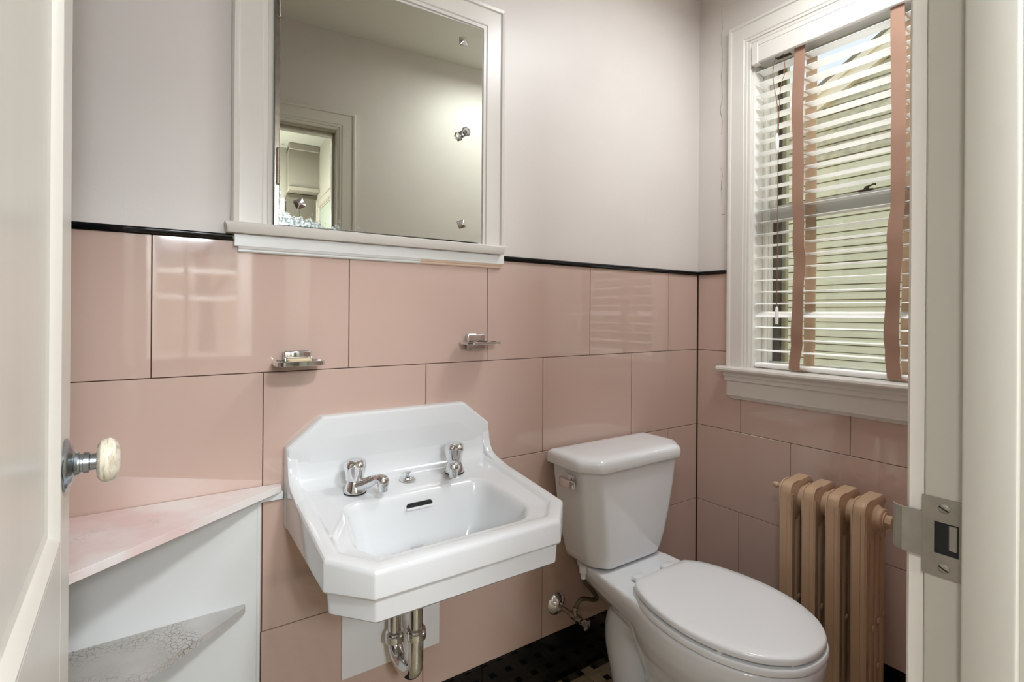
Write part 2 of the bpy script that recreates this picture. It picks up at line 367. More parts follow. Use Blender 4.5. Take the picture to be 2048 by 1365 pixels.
# --- floor: woven mosaic with black dots
fl = struct('floor', (-1.2, -.57, 0), 'worn beige basketweave mosaic floor with black dots', 'floor')
M_mos = mat('mosaic_beige', (178, 160, 128), 0.45, vary=0.3, vscale=14, bump=.3, bscale=60, bdist=.001)
M_dot = mat('mosaic_black', (20, 19, 18), 0.35)
slab('mortar', fl, mat('mortar', (70, 60, 48), .9), XL, .06, YH, .06, -.06, -.002)
PITCH, DS = .0635, .0225
ex, ey = -.515, -.015
near_t, far_b, far_d = [], B(), B()
def flat_me(name, sx, sy, m):
    bm = B(); box(bm, -sx / 2, sx / 2, -sy / 2, sy / 2, -.006, .0, .0006)
    me = bpy.data.meshes.new(name); bm.to_mesh(me); bm.free(); me.materials.append(m); return me
g = .0012
meH = flat_me('mosaic_tile', PITCH + DS - g, (PITCH - DS) / 2 - g, M_mos); meV = flat_me('mosaic_tile', (PITCH - DS) / 2 - g, PITCH + DS - g, M_mos); meD = flat_me('mosaic_dot', DS - g, DS - g, M_dot)
def near(x, y): return -.80 < x < -.44 and y > -.24
def put(me, name, x, y):
    o = bpy.data.objects.new(name, me); C.objects.link(o); o.location = (x, y, 0); attach(o, fl)
for i in range(-32, 10):
    for j in range(-20, 2):
        x, y = ex + i * PITCH, ey + j * PITCH
        if XL < x < -.01 and YF < y < -.005:
            if near(x, y): put(meD, 'mosaic_dot', x, y)
            else: box(far_d, x - DS / 2, x + DS / 2, y - DS / 2, y + DS / 2, -.003, 0)
        cx, cy = x + PITCH / 2, y + PITCH / 2; h = (PITCH - DS) / 4
        if not (XL < cx < -.04 and YF < cy < -.012): continue
        for s in (-1, 1):
            if (i + j) % 2 == 0: px, py, me, ax, ay = cx, cy + s * h, meH, PITCH + DS - g, 2 * h - g
            else: px, py, me, ax, ay = cx + s * h, cy, meV, 2 * h - g, PITCH + DS - g
            if near(cx, cy): put(me, 'mosaic_tile', px, py)
            else: box(far_b, px - ax / 2, px + ax / 2, py - ay / 2, py + ay / 2, -.003, 0)
o = obj('mosaic_field', far_b, M_mos, fl, 0); o['kind'] = 'stuff'
o = obj('mosaic_dots', far_d, M_dot, fl, 0); o['kind'] = 'stuff'

# --- doorway: jamb, stop, casing, strike plate
tr = struct('trim_1', (XJ, YF, 0), 'painted door jamb and casing framing the doorway', 'door frame')
bm = B(); box(bm, XJ, XJ + .021, YH, YF - .0005, 0, HEAD, .0015)
obj('jamb_board', bm, M_jambp, tr)
bm = B(); box(bm, XHJ - .021, XHJ, YH, YF - .0005, 0, HEAD, .0015); obj('jamb_board', bm, M_jambp, tr)
bm = B(); box(bm, XHJ - .02, XJ + .02, YH, YF - .0005, HEAD, HEAD + .021, .0015); obj('jamb_board', bm, M_jambp, tr)
bm = B(); box(bm, XJ - .011, XJ, -1.214, -1.1795, 0, HEAD, .002, 2); obj('door_stop', bm, M_jambp, tr)
bm = B(); box(bm, XHJ, XHJ + .011, -1.214, -1.1795, 0, HEAD, .002, 2); obj('door_stop', bm, M_jambp, tr)
bm = B(); box(bm, XHJ, XJ, -1.214, -1.1795, HEAD - .011, HEAD, .002, 2); obj('door_stop', bm, M_jambp, tr)
casing_boards(tr, M_trim, lambda s, z, d: (s, YF + d, z), XHJ - .008, XJ + .002, 0, HEAD + .006)
casing_boards(tr, M_trim, lambda s, z, d: (s, YH - d, z), XHJ - .006, XJ + .006, 0, HEAD + .006)
# strike plate (T shape with a curled lip), let into the rebate of the jamb
xs_ = XJ - .0008
def ypt(pts): return [(xs_, y, z) for y, z in pts]
sp = obj('strike_plate', B(), M_dull, tr)
bm = B()
z0, z1 = .9892, 1.0586; yl, yr = -1.1495, -1.1775
hy0, hy1, hz0, hz1 = -1.1585, -1.1760, 1.0095, 1.0375
for a, b, c, d in ((yr, yl, hz1, z1), (yr, yl, z0, hz0), (hy0, yl, hz0, hz1), (yr, hy1, hz0, hz1)):
    box(bm, xs_ - .0006, xs_ + .0006, a, b, c, d)
lip = [(xs_, yl), (xs_, -1.1395), (xs_ - .0002, -1.1345), (xs_ + .0015, -1.1290), (xs_ + .006, -1.1255)]
prof = [(p[0] - .0008, p[1]) for p in lip] + [(p[0] + .0008, p[1]) for p in reversed(lip)]
extrude(bm, prof, 'z', 1.003, 1.0432)
me = sp.data; bmesh.ops.recalc_face_normals(bm, faces=bm.faces); bm.to_mesh(me); bm.free()
bm = B(); box(bm, XJ - .0001, XJ + .006, hy1 + .0005, hy0, hz0, hz1); obj('latch_hole', bm, M_slot, sp, 0)
bm = B(); box(bm, XJ - .0006, XJ + .004, hy1 + .001, hy1 + .008, hz0 + .004, hz1 - .001, .001); obj('latch_tab', bm, M_dull, sp, 0)
for zc in (1.0500, .9975):
    bm = B(); lathe(bm, [(.0042, 0), (.0042, .0006), (.0030, .0013), (.0008, .0015)], (xs_ - .0005, -1.1655, zc), (-1, 0, 0), 20)
    s = obj('screw', bm, M_dull, sp)
    bm = B(); box(bm, xs_ - .0023, xs_ - .0012, -1.1655 - .0038, -1.1655 + .0038, zc - .0005, zc + .0005)
    bm.transform(Matrix.Translation((0, -1.1655, zc)) @ Matrix.Rotation(.45, 4, 'X') @ Matrix.Translation((0, 1.1655, -zc))); obj('screw_slot', bm, M_slot, s, 0)

# --- the door leaf, swung open into the bathroom
DW, DT = 0.64, 0.035; DPHI = math.radians(2.15)
dr = struct('door_1', (XHJ, -1.138, 0), 'open white painted panel door with a round knob, at the left edge', 'door')
dr.rotation_euler = (0, 0, DPHI)
bpy.context.view_layer.update()
DM = world_of(dr)
def dobj(name, bm, m, par=dr, smooth=30):   # built in door space: x = 0 is the visible face (door body at x<0), y along the leaf
    bm.transform(DM); return obj(name, bm, m, par, smooth)
SW = .092
bm = B(); box(bm, -DT, 0, 0, SW, .008, 2.03, .0015); dobj('stile', bm, M_doorp)
bm = B(); box(bm, -DT, 0, DW - SW, DW, .008, 2.03, .0015); dobj('stile', bm, M_doorp)
for z0, z1 in ((.008, .25), (.80, .965), (1.92, 2.03)):
    bm = B(); box(bm, -DT, 0, SW, DW - SW, z0, z1, .0008); dobj('rail', bm, M_doorp)
for z0, z1 in ((.25, .80), (.965, 1.92)):
    bm = B(); box(bm, -DT + .011, -.011, SW, DW - SW, z0, z1)
    pn = dobj('panel', bm, M_doorp)
    fr = [(0, 0), (.004, .0), (.010, .004), (.014, .009), (.022, .011), (.022, .012), (0, .012)]
    bm = B()
    for (ya, yb, za, zb) in ((SW, DW - SW, z0, z1),):
        def rr(u, d): return [(-d, ya + u, za + u), (-d, yb - u, za + u), (-d, yb - u, zb - u), (-d, ya + u, zb - u)]
        loft(bm, [rr(u, d) for u, d in fr], False, False)
    dobj('panel_moulding', bm, M_doorp, pn, 20)
KY, KZ = .579, 1.043
bm = B(); lathe(bm, [(.0295, 0), (.030, .002), (.027, .0045), (.0245, .005), (.021, .0075), (.014, .0095), (.013, .012)], (0, KY, KZ), (1, 0, 0), 36)
ro = dobj('rosette', bm, M_satin)
bm = B(); lathe(bm, [(.0125, .010), (.0125, .0135), (.0105, .014), (.0105, .0165), (.012, .017), (.012, .022), (.0095, .023), (.0095, .029), (.0105, .0295), (.0105, .031)], (0, KY, KZ), (1, 0, 0), 28)
dobj('shank', bm, M_satin, ro)
bm = B(); lathe(bm, [(.004, .0285), (.013, .0285), (.019, .0295), (.0235, .0325), (.0255, .037), (.0255, .041), (.0235, .0455), (.0195, .0485), (.014, .0505), (.006, .0515), (.0005, .0516)], (0, KY, KZ), (1, 0, 0), 40)
dobj('knob', bm, M_knob)

# ================================================================== HALL behind the doorway (seen in the mirror and the tiles)
HX0, HX1, HY = -3.4, -1.02, -3.10
HWX0, HWX1, HWZ0, HWZ1 = -1.905, -1.335, .90, 2.02
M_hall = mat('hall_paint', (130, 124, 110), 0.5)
whf = struct('wall_hall_far', (-2, HY, 0), 'hall wall with a window, reflected in the pink tiles', 'wall')
bm = B()
box(bm, HX0, HWX0, HY - .12, HY, 0, CEIL); box(bm, HWX1, HX1, HY - .12, HY, 0, CEIL); box(bm, HWX0, HWX1, HY - .12, HY, 0, HWZ0); box(bm, HWX0, HWX1, HY - .12, HY, HWZ1, CEIL)
obj('plaster', bm, M_hall, whf, 0)
whr = struct('wall_hall_right', (HX1, -2, 0), 'side wall of the hall, reflected in the mirror', 'wall')
slab('plaster', whr, M_hall, HX1, HX1 + .1, HY - .1, YH, 0, CEIL)
whl = struct('wall_hall_left', (HX0, -2, 0), 'left side wall of the hall behind the camera', 'wall')
bm = B()
box(bm, HX0 - .1, HX0, HY - .12, -2.75, 0, CEIL); box(bm, HX0 - .1, HX0, -1.55, YH, 0, CEIL); box(bm, HX0 - .1, HX0, -2.75, -1.55, 0, .6); box(bm, HX0 - .1, HX0, -2.75, -1.55, 2.2, CEIL)
obj('plaster', bm, M_hall, whl, 0)
whn = struct('wall_hall_near', (-2.9, YH, 0), 'hall wall left of the doorway behind the camera', 'wall')
slab('plaster', whn, M_hall, HX0, XL, YH, YF, 0, CEIL)
fh = struct('floor_hall', (-2.2, -2.2, 0), 'brown wooden floor of the hall', 'floor')
slab('boards', fh, mat('hall_floor', (150, 116, 84), .35, vary=.2, vscale=4, stretch=(8, 1, 1)), HX0, HX1, HY, YH, -.06, .0)
ch = struct('ceiling_hall', (-2.2, -2.2, CEIL), 'plain white ceiling of the hall', 'ceiling')
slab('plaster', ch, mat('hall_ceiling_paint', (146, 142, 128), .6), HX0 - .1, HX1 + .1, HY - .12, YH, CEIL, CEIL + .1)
# hall window
wn2 = struct('window_2', ((HWX0 + HWX1) / 2, HY, HWZ0), 'hall sash window reflected in the pink tiles', 'window')
casing_boards(wn2, M_trim, lambda s, z, d: (s, HY + d, z), HWX0, HWX1, HWZ0, HWZ1)
bm = B(); box(bm, HWX0 - .1, HWX1 + .1, HY - .02, HY + .045, HWZ0 - .028, HWZ0, .004); obj('window_sill', bm, M_trim, wn2)
for z in (1.516, 1.317): 
    bm = B(); box(bm, HWX0, HWX1, HY - .07, HY - .04, z - .017, z + .017, .003); obj('sash_rail', bm, M_white_sash, wn2)
bm = B(); box(bm, HWX0, HWX0 + .03, HY - .07, HY - .04, HWZ0, HWZ1); obj('sash_stile', bm, M_white_sash, wn2); bm = B(); box(bm, HWX1 - .012, HWX1, HY - .07, HY - .04, HWZ0, HWZ1); obj('sash_stile', bm, M_white_sash, wn2)
bm = B(); box(bm, HWX0, HWX1, HY - .057, HY - .054, HWZ0, HWZ1); obj('pane', bm, M_pane, wn2, 0)
wn3 = struct('window_3', (HX0, -2.15, .6), 'unseen wide hall window behind the camera, added for more daylight', 'window')  # unseen window, added to bring sky light through the doorway
casing_boards(wn3, M_trim, lambda s, z, d: (HX0 + d, s, z), -2.75, -1.55, .6, 2.2)
bm = B(); box(bm, HX0 - .06, HX0 - .03, -2.75, -1.55, 1.38, 1.42, .003); obj('sash_rail', bm, M_white_sash, wn3)
bm = B(); box(bm, HX0 - .048, HX0 - .045, -2.75, -1.55, .6, 2.2); obj('pane', bm, M_pane, wn3, 0)
# built-in closet at the end of the hall
cl = thing('hall_closet', 'taupe built-in closet under a bulkhead, reflected in the mirror', 'closet', (-1.14, HY + .08, 0))
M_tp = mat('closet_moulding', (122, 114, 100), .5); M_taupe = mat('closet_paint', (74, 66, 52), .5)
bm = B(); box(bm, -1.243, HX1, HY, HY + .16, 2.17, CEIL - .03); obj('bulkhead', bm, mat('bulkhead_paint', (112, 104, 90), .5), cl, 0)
bm = B(); box(bm, -1.243, HX1, HY, HY + .175, 2.145, 2.175, .004); obj('moulding', bm, M_tp, cl); bm = B(); box(bm, -1.243, HX1, HY, HY + .175, CEIL - .05, CEIL, .004); obj('moulding', bm, M_tp, cl)
for x0, x1 in ((-1.243, -1.146), (-1.143, HX1)):
    bm = B(); box(bm, x0, x1, HY, HY + .06, .01, 2.14, .003); obj('closet_door', bm, M_taupe, cl)
d2 = struct('door_2', (HX1, -2.5, 0), 'side door in a white frame in the hall, reflected in the mirror', 'door')
casing_boards(d2, M_tp, lambda s, z, d: (HX1 - d, s, z), -2.85, -2.1, 0, 2.0)
bm = B(); box(bm, HX1 - .008, HX1 - .001, -2.85, -2.1, 0, 2.0, .001); obj('door_leaf', bm, mat('hall_door_paint', (120, 122, 108), .4), d2)
# unseen ceiling fill lamps, added to brighten the room
def flush_fill(name, label, loc, r, watts):
    t = thing(name, label, 'lamp', loc)
    bm = B(); lathe(bm, [(r * .95, 0), (r, -.012), (r, -.030), (r * .96, -.034)], loc, (0, 0, 1), 40); obj('canopy', bm, M_nickel, t)
    bm = B(); lathe(bm, [(r * .95, -.033), (r * .93, -.050), (r * .80, -.062), (r * .4, -.068), (.001, -.069)], loc, (0, 0, 1), 40); obj('diffuser', bm, emit(name + '_glow', (246, 251, 255), 2.0), t)
    ld_ = bpy.data.lights.new(name + '_light', 'AREA'); ld_.shape = 'DISK'; ld_.size = r * 1.9; ld_.energy = watts; ld_.color = (.91, .965, 1.0)
    lo = bpy.data.objects.new('fill_light', ld_); C.objects.link(lo); lo.location = (loc[0], loc[1], loc[2] - .072); attach(lo, t)
    return t
flush_fill('hall_fill_lamp', 'unseen fill lamp added on the hall ceiling just outside the doorway', (-1.25, -2.0, CEIL), .17, HALL_FILL)
flush_fill('hall_fill_lamp', 'unseen fill lamp added at the far left end of the hall', (-2.6, -1.9, CEIL), .17, HALL_LAMP_2)
flush_fill('bathroom_fill_lamp', 'unseen fill lamp added on the bathroom ceiling, out of frame', (-.45, -.71, CEIL), .20, BATH_FILL)

fp = thing('floor_fill_lamp', 'unseen drum-shade fill lamp added in the hall behind the camera', 'lamp', (-1.7, -2.72, 0))  # added glowing fill, lights the back wall through the doorway
bm = B(); lathe(bm, [(.14, 0), (.14, .015), (.03, .03), (.012, .035), (.012, 1.72), (.02, 1.73)], (-1.7, -2.72, 0), (0, 0, 1), 24); obj('pole', bm, M_nickel, fp)
bm = B(); lathe(bm, [(.15, 1.72), (.13, 2.0)], (-1.7, -2.72, 0), (0, 0, 1), 32); obj('shade', bm, emit('shade_glow', (240, 248, 255), FLOOR_FILL), fp)

# ================================================================== WINDOW on the right wall
wn = struct('window_1', (0, -.55, 1.0), 'white painted sash window behind the blind', 'window')
casing_boards(wn, M_trim, lambda s, z, d: (-d, -s, z), -WY0 + .0, -WY1 + .0, WZ0 + .018, WZ1 + .006, [(u * 1.06, d) for u, d in CASE])
# stool and apron
bm = B(); extrude(bm, [(.10, 1.022), (-.050, 1.022), (-.055, 1.018), (-.056, 1.011), (-.052, 1.004), (-.04, 1.0025), (.10, 1.0025)], 'y', -.1215, -.985); obj('window_sill', bm, M_trim, wn)
bm = B()
for (d, z0, z1, e) in ((.033, .985, 1.0025, .004), (.028, .968, .986, .007), (.020, .916, .969, .0115), (.0225, .911, .917, .0135), (.017, .905, .911, .017), (.012, .899, .906, .022)):
    box(bm, -d, .0, -.9725 - .004 + e, -.134 - e, z0, z1, .0012)
obj('apron', bm, M_trim, wn, 25)
# lining, stops, sashes
bm = B(); box(bm, 0.001, .135, WY0 - .006, WY0 + .004, 1.02, WZ1); obj('lining', bm, M_white_sash, wn)
bm = B(); box(bm, 0.001, .135, WY1 - .004, WY1 + .006, 1.02, WZ1); obj('lining', bm, M_white_sash, wn)
bm = B(); box(bm, 0.001, .135, WY1, WY0, WZ1 - .006, WZ1 + .004); obj('lining', bm, M_white_sash, wn)
for y0, y1 in ((WY0 - .02, WY0 - .006), (WY1 + .006, WY1 + .02)):
    bm = B(); box(bm, .062, .078, y0, y1, 1.022, WZ1 - .006, .002); obj('stop_bead', bm, M_white_sash, wn)
def sash(z0, z1, x, m, rail_m, name):
    s = bpy.data.objects.new(name, None); C.objects.link(s); s.location = (x, -.55, z0); attach(s, wn)
    ya, yb = WY1 + .006, WY0 - .006
    bm = B(); box(bm, x, x + .026, ya, ya + .035, z0, z1, .002); obj('sash_stile', bm, m, s)
    bm = B(); box(bm, x, x + .026, yb - .018, yb, z0, z1, .002); obj('sash_stile', bm, m, s)
    for (a, b) in ((z0, z0 + (.020 if z0 < 1.1 else .045)), (z1 - .05, z1)):
        bm = B(); box(bm, x, x + .026, ya + .02, yb - .018, a, b, .002); obj('sash_rail', bm, rail_m, s)
    bm = B(); box(bm, x + .011, x + .014, ya + .03, yb - .015, z0 + .015, z1 - .045); obj('pane', bm, M_pane, s, 0)
    return s
sl = sash(1.024, 1.628, .080, M_white_sash, M_greysash, 'lower_sash')
su = sash(1.585, 2.214, .110, M_white_sash, M_greysash, 'upper_sash')
bm = B(); box(bm, .075, .095, -.60, -.555, 1.628, 1.633, .001); lathe(bm, [(.008, 0), (.008, .006), (.003, .012)], (.085, -.578, 1.632), (0, 0, 1), 12); tube(bm, [(.085, -.578, 1.641), (.082, -.600, 1.646), (.080, -.606, 1.644)], .003, 8)
obj('sash_lock', bm, mat('old_brass', (66, 52, 36), .4, metal=.6), sl)
# storm frame outside
sf = bpy.data.objects.new('storm_frame', None); C.objects.link(sf); sf.location = (.15, -.55, 1.02); attach(sf, wn)
for a, b in ((WY0 - .052, WY0 - .036), (WY1 + .036, WY1 + .052)):
    bm = B(); box(bm, .142, .165, a, b, 1.02, WZ1, .002); obj('storm_stile', bm, M_olive, sf)
for a, b in ((1.60, 1.63), (2.19, 2.222)):
    bm = B(); box(bm, .1425, .1645, WY1, WY0, a, b, .002); obj('storm_rail', bm, M_olive, sf)
bm = B(); box(bm, .139, .170, WY0 - .036, WY0 + .004, 1.02, WZ1, .001); obj('storm_track', bm, M_brown, sf)
bm = B(); box(bm, .139, .170, WY1 - .004, WY1 + .036, 1.02, WZ1, .001); obj('storm_track', bm, M_brown, sf)

# ================================================================== VENETIAN BLIND
vb = thing('venetian_blind', 'white slatted venetian blind with pinkish cloth tapes in the window', 'blind', (.02, -.55, 1.03))
BX0, BX1, BY0, BY1 = .004, .054, -.243, -.858
bm = B(); box(bm, BX0 - .002, BX1, BY1, BY0, 2.152, 2.205, .002); obj('headrail', bm, M_slat, vb)
bm = B(); box(bm, -.022, -.006, BY1 - .004, BY0 + .002, 2.146, 2.222, .002); box(bm, -.0235, -.02, BY1 - .004, BY0 + .002, 2.206, 2.222, .001); obj('valance', bm, M_trim, vb)
bm = B(); box(bm, -.0245, .0035, BY0 - .022, BY0 + .0030, 2.1405, 2.2205, .002); obj('valance_return', bm, M_trim, vb)
bm = B(); box(bm, .016, .034, BY0 - .118, BY0 - .066, 2.150, 2.1535, .001); obj('cord_lock', bm, M_brown, vb)
def slat_mesh(tilt=0.0):
    bm = B(); top, bot = [], []
    for i in range(9):
        f = i / 8 * 2 - 1; top.append((f * .025, .0035 * (1 - f * f))); bot.append((f * .025, .0035 * (1 - f * f) - .0012))
    poly = top + bot[::-1]; c, s = math.cos(tilt), math.sin(tilt)
    extrude(bm, [(x * c - z * s, x * s + z * c) for x, z in poly], 'y', BY1 + .55, BY0 + .55)
    return bm
base = None
slz = [2.1215 - .0431 * i for i in range(25)]
for i, z in enumerate(slz):
    tilt = random.uniform(-.03, .03)
    if abs(z - 1.216) < .02: z, tilt = 1.222, .42
    o = obj('slat', slat_mesh(tilt), M_slat, None, 40); o.location = (.029, -.55, z); bpy.context.view_layer.update(); attach(o, vb)
    o.rotation_euler = (random.uniform(-.002, .002), 0, 0)
bm = B(); extrude(bm, rpoly([(.006, 1.026), (.052, 1.026), (.052, 1.042), (.006, 1.042)], .006, 4), 'y', BY1, BY0); obj('bottom_rail', bm, M_slat, vb)
def tape(yc, wid, x, wob, m, z0=1.030, z1=2.15, top_x=None):
    bm = B(); rings = []; n = 40
    for i in range(n + 1):
        z = z0 + (z1 - z0) * i / n; low = 1 - i / n
        dx = wob * (.0035 * math.sin(z * 17 + yc * 9) + .003 * math.sin(z * 41 + 1) * low) * (1 if i > 1 else 0)
        dy = wob * (.005 * math.sin(z * 7.3 + yc * 30) * (.3 + low) + .012 * math.exp(-((z - 1.16) / .13) ** 2) * (1 if yc < -.6 else -.25) + (.004 if (i // 3) % 5 == 0 else 0) * low)
        hw = wid / 2 * (1 + .04 * math.sin(z * 23))
        rings.append([(x + dx, yc + dy + hw, z), (x + dx, yc + dy - hw, z), (x + dx + .0012, yc + dy - hw, z), (x + dx + .0012, yc + dy + hw, z)])
    loft(bm, rings); return obj('tape', bm, m, vb, 40)
for yc in (-.404, -.695):
    tape(yc, .038, -.002 - .0045, 1.0, M_tape)
    tape(yc - .012, .038, .0565, .3, M_tape2)
    bm = B()
    for z in slz: box(bm, .0, .056, yc - .016, yc - .010, z - .0030, z - .0024)
    lo_ = obj('ladder', bm, M_tape2, vb, 0); lo_['kind'] = 'stuff'
    bm = B(); extrude(bm, [(yc + .021, 1.032), (yc - .021, 1.032), (yc - .030, 1.0275), (yc + .017, 1.0265)], 'x', -.009, .006); obj('tape_clip', bm, M_tape, vb)
for k, (ya, zb, ln) in enumerate(((-.318, 1.84, 1), (-.345, 1.22, 1))):
    p = [(.0, ya, 2.152), (-.002, ya + .008 * (1 if k == 0 else -1), 2.08), (-.003, -.330 - .004 * k, 1.95), (-.003, -.328 - .003 * k, zb + .02)]
    bm = B(); tube(bm, crom(p, 6), .0012, 6); cdk = obj('pull_cord', bm, M_cord, vb)
    bm = B(); lathe(bm, [(.002, .03), (.005, .024), (.0065, .0), (.0055, -.03), (.004, -.034)], (-.003, -.328 - .003 * k, zb), (0, 0, 1), 14); obj('tassel', bm, M_slat, cdk)

# ================================================================== MEDICINE CABINET
mc = thing('medicine_cabinet', 'recessed mirrored medicine cabinet in a white moulded frame above the sink', 'cabinet', (-1.33, 0, 1.354))
MI0, MI1, MZ0, MZ1 = -1.6075, -1.0535, 1.4195, 2.046
casing_boards(mc, M_trim, lambda s, z, d: (s, -d, z), MI0, MI1, MZ0, MZ1, [(u * 1.05, d) for u, d in CASE])
bm = B(); extrude(bm, [(.004, 1.4195), (-.036, 1.4195), (-.040, 1.416), (-.039, 1.406), (-.033, 1.3955), (.004, 1.3955)], 'x', -1.7075, -.9655)
for v in bm.verts:
    if v.co.z < 1.41: v.co.x += .004 if v.co.x < -1.3 else -.010
obj('sill', bm, M_trim, mc)
bm = B(); box(bm, -1.688, -.9625, -.0165, .0, 1.3665, 1.3956, .0015); obj('apron', bm, M_apron, mc)
cov = [(0, 1.3668), (-.0155, 1.3668), (-.013, 1.362), (-.010, 1.3605), (-.010, 1.357), (-.007, 1.3545), (0, 1.3545)]
bm = B(); extrude(bm, cov, 'x', -1.679, -1.234); obj('moulding', bm, M_apron, mc, 20)
bm = B(); extrude(bm, cov, 'x', -1.234, -.969); o = obj('moulding', bm, M_peach, mc, 20); o['label'] = 'peach painted end of the moulding'
bm = B(); box(bm, MI0 - .02, MI1 + .02, -.003, .09, MZ0 - .02, MZ1 + .02)
for f in [f for f in bm.faces if f.normal.y < -.9]: bm.faces.remove(f)
obj('box', bm, M_slot, mc, 0)
# the hinged mirror, standing a little ajar
MD = math.radians(2.0)
MM = Matrix.Translation((-1.5965, -.0135, 1.4225)) @ Matrix.Rotation(-MD, 4, 'Z')
MWID, MHGT = .5405, .6195
md = bpy.data.objects.new('mirror', None)
bm = B(); box(bm, 0, MWID, -.006, 0, 0, MHGT, .0012)
mir = obj('mirror', bm, M_mirror, None, 0); mir.matrix_basis = MM; attach(mir, mc); bpy.data.objects.remove(md)
def mobj(name, bm, m, par=mir, smooth=35):
    bm.transform(MM); return obj(name, bm, m, par, smooth)
bm = B(); box(bm, -.0105, .0008, -.008, .002, -.002, MHGT + .002, .001); mobj('edge_strip', bm, M_nickel)
bm = B(); box(bm, .001, MWID - .002, .0005, .012, 0.001, MHGT - .001); mobj('backing', bm, M_slot, mir, 0)
for z in (.137, .527):
    bm = B(); lathe(bm, [(.002, -.044), (.0045, -.042), (.0045, -.038), (.004, -.0375), (.004, -.013), (.0036, -.0128), (.004, -.0125), (.004, .012), (.0036, .0123), (.004, .0126), (.004, .036), (.0045, .0365), (.0045, .040), (.002, .043)], (-.003, -.010, z), (0, 0, 1), 16); mobj('hinge', bm, M_nickel)
def pyr(x, z, rot):
    bm = B(); c, s = math.cos(rot), math.sin(rot)
    R = lambda h: [(x + a * c - b * s, z + a * s + b * c) for a, b in rpoly([(-h, -h), (h, -h), (h, h), (-h, h)], h * .25, 3)]
    loft(bm, [[(a, -.006, b) for a, b in R(.0115)], [(a, -.0085, b) for a, b in R(.0115)], [(a, -.0125, b) for a, b in R(.005)], [(a, -.0135, b) for a, b in R(.003)]])
    return mobj('mirror_rosette', bm, M_chrome, mir, 20)
for x, z, rt in ((.478, .5675, .1), (.4765, .0485, .35), (.0455, .054, .5), (.047, .570, .2)): pyr(x, z, rt)
bm = B(); lathe(bm, [(.009, 0), (.0095, .002), (.0045, .004), (.0042, .012), (.005, .015), (.0105, .017), (.0125, .021, .08), (.0125, .026, .1), (.0095, .030, .08), (.003, .031)], (.4765, -.006, .3035), (0, -1, 0), 32, 8, 0.0)
mobj('knob', bm, M_glassknob)

# ================================================================== SINK
sk = thing('wall_sink', 'white porcelain wall-hung sink with a tall backsplash and two chrome taps', 'sink', (-1.298, 0, .66))
SCX = -1.298
def rim(y): return .800 + (y + .11) * .113
FP = [(-1.577, -.001), (-1.019, -.001), (-1.019, -.370), (-1.087, -.444), (-1.508, -.444), (-1.577, -.366)]
def inset(poly, d):
    n = len(poly); out = []
    for i in range(n):
        p0, p1, p2 = Vector(poly[i - 1]), Vector(poly[i]), Vector(poly[(i + 1) % n])
        e1, e2 = (p1 - p0).normalized(), (p2 - p1).normalized()
        n1, n2 = Vector((e1.y, -e1.x)), Vector((e2.y, -e2.x))
        k = d / (1 + n1.dot(n2)); q = p1 + (n1 + n2) * k
        out.append((q.x, q.y))
    return out
def ring(poly, r, zf, k=5): return [(x, y, zf(x, y)) for x, y in rpoly(poly, r, k)]
def setback(poly, yb): return [(x, min(y, yb)) if i < 2 else (x, y) for i, (x, y) in enumerate(poly)]
BAS = [(-1.478, -.160), (-1.122, -.160), (-1.104, -.335), (-1.142, -.385), (-1.480, -.383), (-1.507, -.330)]
def toward(poly, f, c=(-1.305, -.275)): return [(c[0] + (x - c[0]) * f, c[1] + (y - c[1]) * f) for x, y in poly]
low = [(-1.44, -.001), (-1.16, -.001), (-1.027, -.362), (-1.092, -.4365), (-1.503, -.4365), (-1.5685, -.358)]
bm = B()
rings = [ring(toward(low, .55, (-1.3, -.2)), .03, lambda x, y: .60),
         ring(inset(low, .008), .012, lambda x, y: .661), ring(inset(low, .003), .010, lambda x, y: .666), ring(low, .008, lambda x, y: .706),
         ring(inset(FP, .003), .006, lambda x, y: .7085), ring(FP, .006, lambda x, y: .713),
         ring(FP, .006, lambda x, y: rim(y) - .010), ring(inset(FP, .0012), .006, lambda x, y: rim(y) - .0045), ring(inset(FP, .004), .006, lambda x, y: rim(y) - .0013), ring(inset(FP, .009), .006, lambda x, y: rim(y)),
         ring(inset(FP, .027), .018, lambda x, y: rim(y)), ring(inset(FP, .030), .020, lambda x, y: rim(y) - .0015), ring(inset(FP, .036), .022, lambda x, y: rim(y) - .0065), ring(inset(FP, .040), .024, lambda x, y: rim(y) - .008),
         ring(inset(BAS, -.010), .046, lambda x, y: rim(y) - .009), ring(inset(BAS, -.005), .046, lambda x, y: rim(y) - .0105), ring(BAS, .042, lambda x, y: rim(y) - .015), ring(inset(BAS, .004), .042, lambda x, y: rim(y) - .024),
         ring(toward(inset(BAS, .004), .955), .045, lambda x, y: .722), ring(toward(inset(BAS, .004), .90), .05, lambda x, y: .672), ring(toward(inset(BAS, .004), .80), .05, lambda x, y: .643), ring(toward(inset(BAS, .004), .62), .05, lambda x, y: .628), ring(toward(inset(BAS, .004), .15), .02, lambda x, y: .618)]
loft(bm, rings); obj('basin', bm, M_porc, sk, 28)
